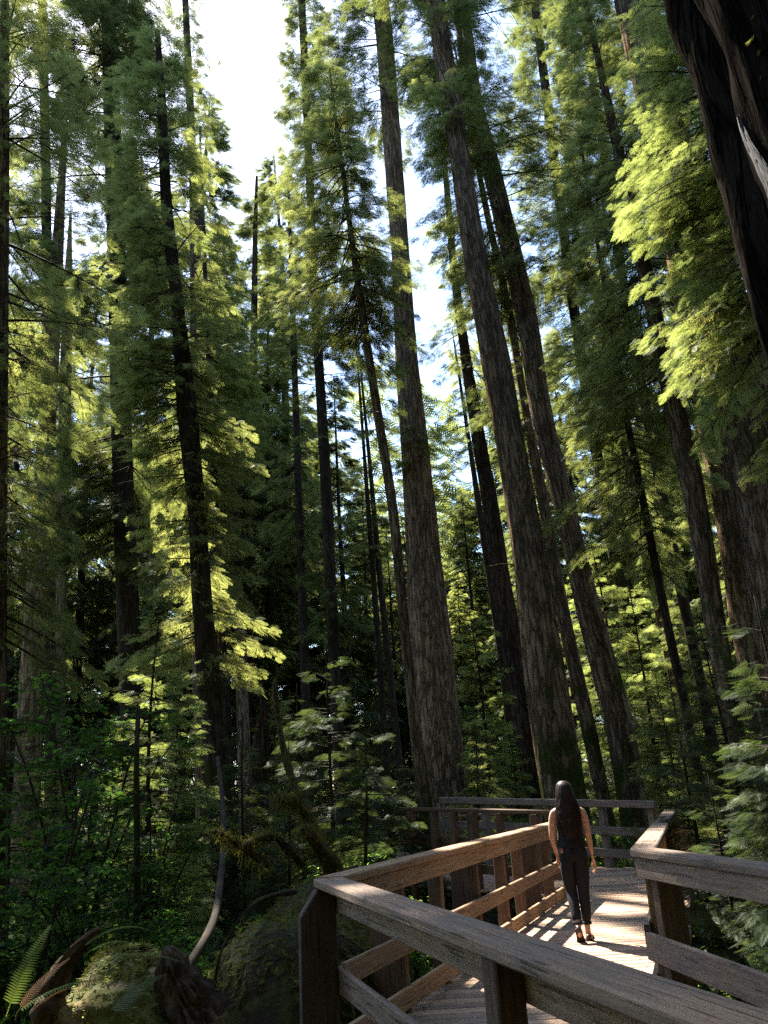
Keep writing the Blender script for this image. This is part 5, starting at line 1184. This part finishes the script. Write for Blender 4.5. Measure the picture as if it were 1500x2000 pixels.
    for i in range(n):
        zz=np.linspace(rng.uniform(1.58,1.67),z1[i],k); u=(zz[0]-zz)/(zz[0]-1.02)
        cx=np.interp(-zz,-rz,[h[0] for h in hb]);cyy=np.interp(-zz,-rz,[h[1] for h in hb]);rx=np.interp(-zz,-rz,[h[3] for h in hb]);ry=np.interp(-zz,-rz,[h[4] for h in hb])
        rx=np.maximum(rx,.05*(zz<1.3));ry=np.maximum(ry,.02)
        aa=a0[i]+.10*np.sin(u*9+ph[i])*u
        off=.003+fly[i]*u+am[i]*np.sin(u*15+ph[i])*u
        x=cx+(rx+off)*np.cos(aa); y=cyy+(ry+off)*np.sin(aa); w=.0045*(1-.7*u)
        tx=-np.sin(aa)*w;ty=np.cos(aa)*w
        b=len(V)
        for j in range(k): V.append((x[j]-tx[j],y[j]-ty[j],zz[j]));V.append((x[j]+tx[j],y[j]+ty[j],zz[j]))
        Q+= [(b+2*j,b+2*j+1,b+2*j+3,b+2*j+2) for j in range(k-1)]
    put('locks',mesh_np('locks',np.array(V),np.array(Q),M['hair'],smooth=True),hr)
    # shoes: the left heel is lifted and shows its sole, the right stands flat
    def shoe(name,C,Ux,Fw,Up,L=.245,w=.043):
        C,Ux,Fw,Up=[np.array(v,float) for v in (C,Ux,Fw,Up)]; Fw/=np.linalg.norm(Fw); Ux-=Fw*(Ux@Fw);Ux/=np.linalg.norm(Ux); Up=np.cross(Ux,Fw)
        s=np.linspace(0,1,14); hw=w*np.interp(s,[0,.08,.3,.45,.7,.9,1],[.35,.78,.80,.76,1.05,.8,.25]); top=np.interp(s,[0,.1,.3,.5,.8,1],[.04,.055,.048,.032,.028,.016])
        Vs=[];n=12;th=np.linspace(0,2*np.pi,n,endpoint=False)
        for a,b,c in zip(s,hw,top):
            for q in th:
                zz=math.sin(q); Vs.append(C+Fw*(a*L)+Ux*(b*math.cos(q))+Up*((c if zz>0 else .004)*zz+.012))
        i=np.arange(13)[:,None];j=np.arange(n)[None,:];jn=(j+1)%n; q=np.stack([i*n+j,i*n+jn,(i+1)*n+jn,(i+1)*n+j],-1).reshape(-1,4)
        e=np.array([[0,(k+1),k] for k in range(1,n-1)]);e2=np.array([[13*n,13*n+k,13*n+k+1] for k in range(1,n-1)])
        sh=put('shoe',mesh_np('shoe',np.array(Vs),[q,np.vstack([e,e2])],M['shoe'],smooth=True),t)
        Vs=[]
        for lvl in (0,.011):
            for sg in (1,-1):
                for a,b in (zip(s,hw) if sg>0 else zip(s[::-1],hw[::-1])): Vs.append(C+Fw*(a*(L+.008)-.004)+Ux*(sg*(b+.004))+Up*lvl)
        m=28; me=bpy.data.meshes.new('sole'); me.from_pydata([tuple(v) for v in Vs],[],[tuple(range(m))[::-1],tuple(range(m,2*m))]+[(k,(k+1)%m,(k+1)%m+m,k+m) for k in range(m)]); me.materials.append(M['sole']); put('sole',me,sh)
    shoe('l',(-.048,-.205,.150),(1,0,0),(.10,.46,-.60),(0,0,1))
    shoe('r',(.058,-.035,.004),(1,-.15,0),(.16,1,0),(0,0,1))
    a=np.linspace(0,2*np.pi,17); P=np.stack([.2135+.025*np.cos(a),-.021+.023*np.sin(a),.862+0*a],1); V,f,uv=tube(P,[.004]*17,6,cap=False);A=Acc();A.add(V,f,uv);put('wrist_band',A.mesh('wrist_band',M['band']),t)
    V,f,uv=tube(P+[0,0,.012],[.0025]*17,6,cap=False);A=Acc();A.add(V,f,uv);put('wrist_band',A.mesh('wrist_band',M['band']),t)
person()
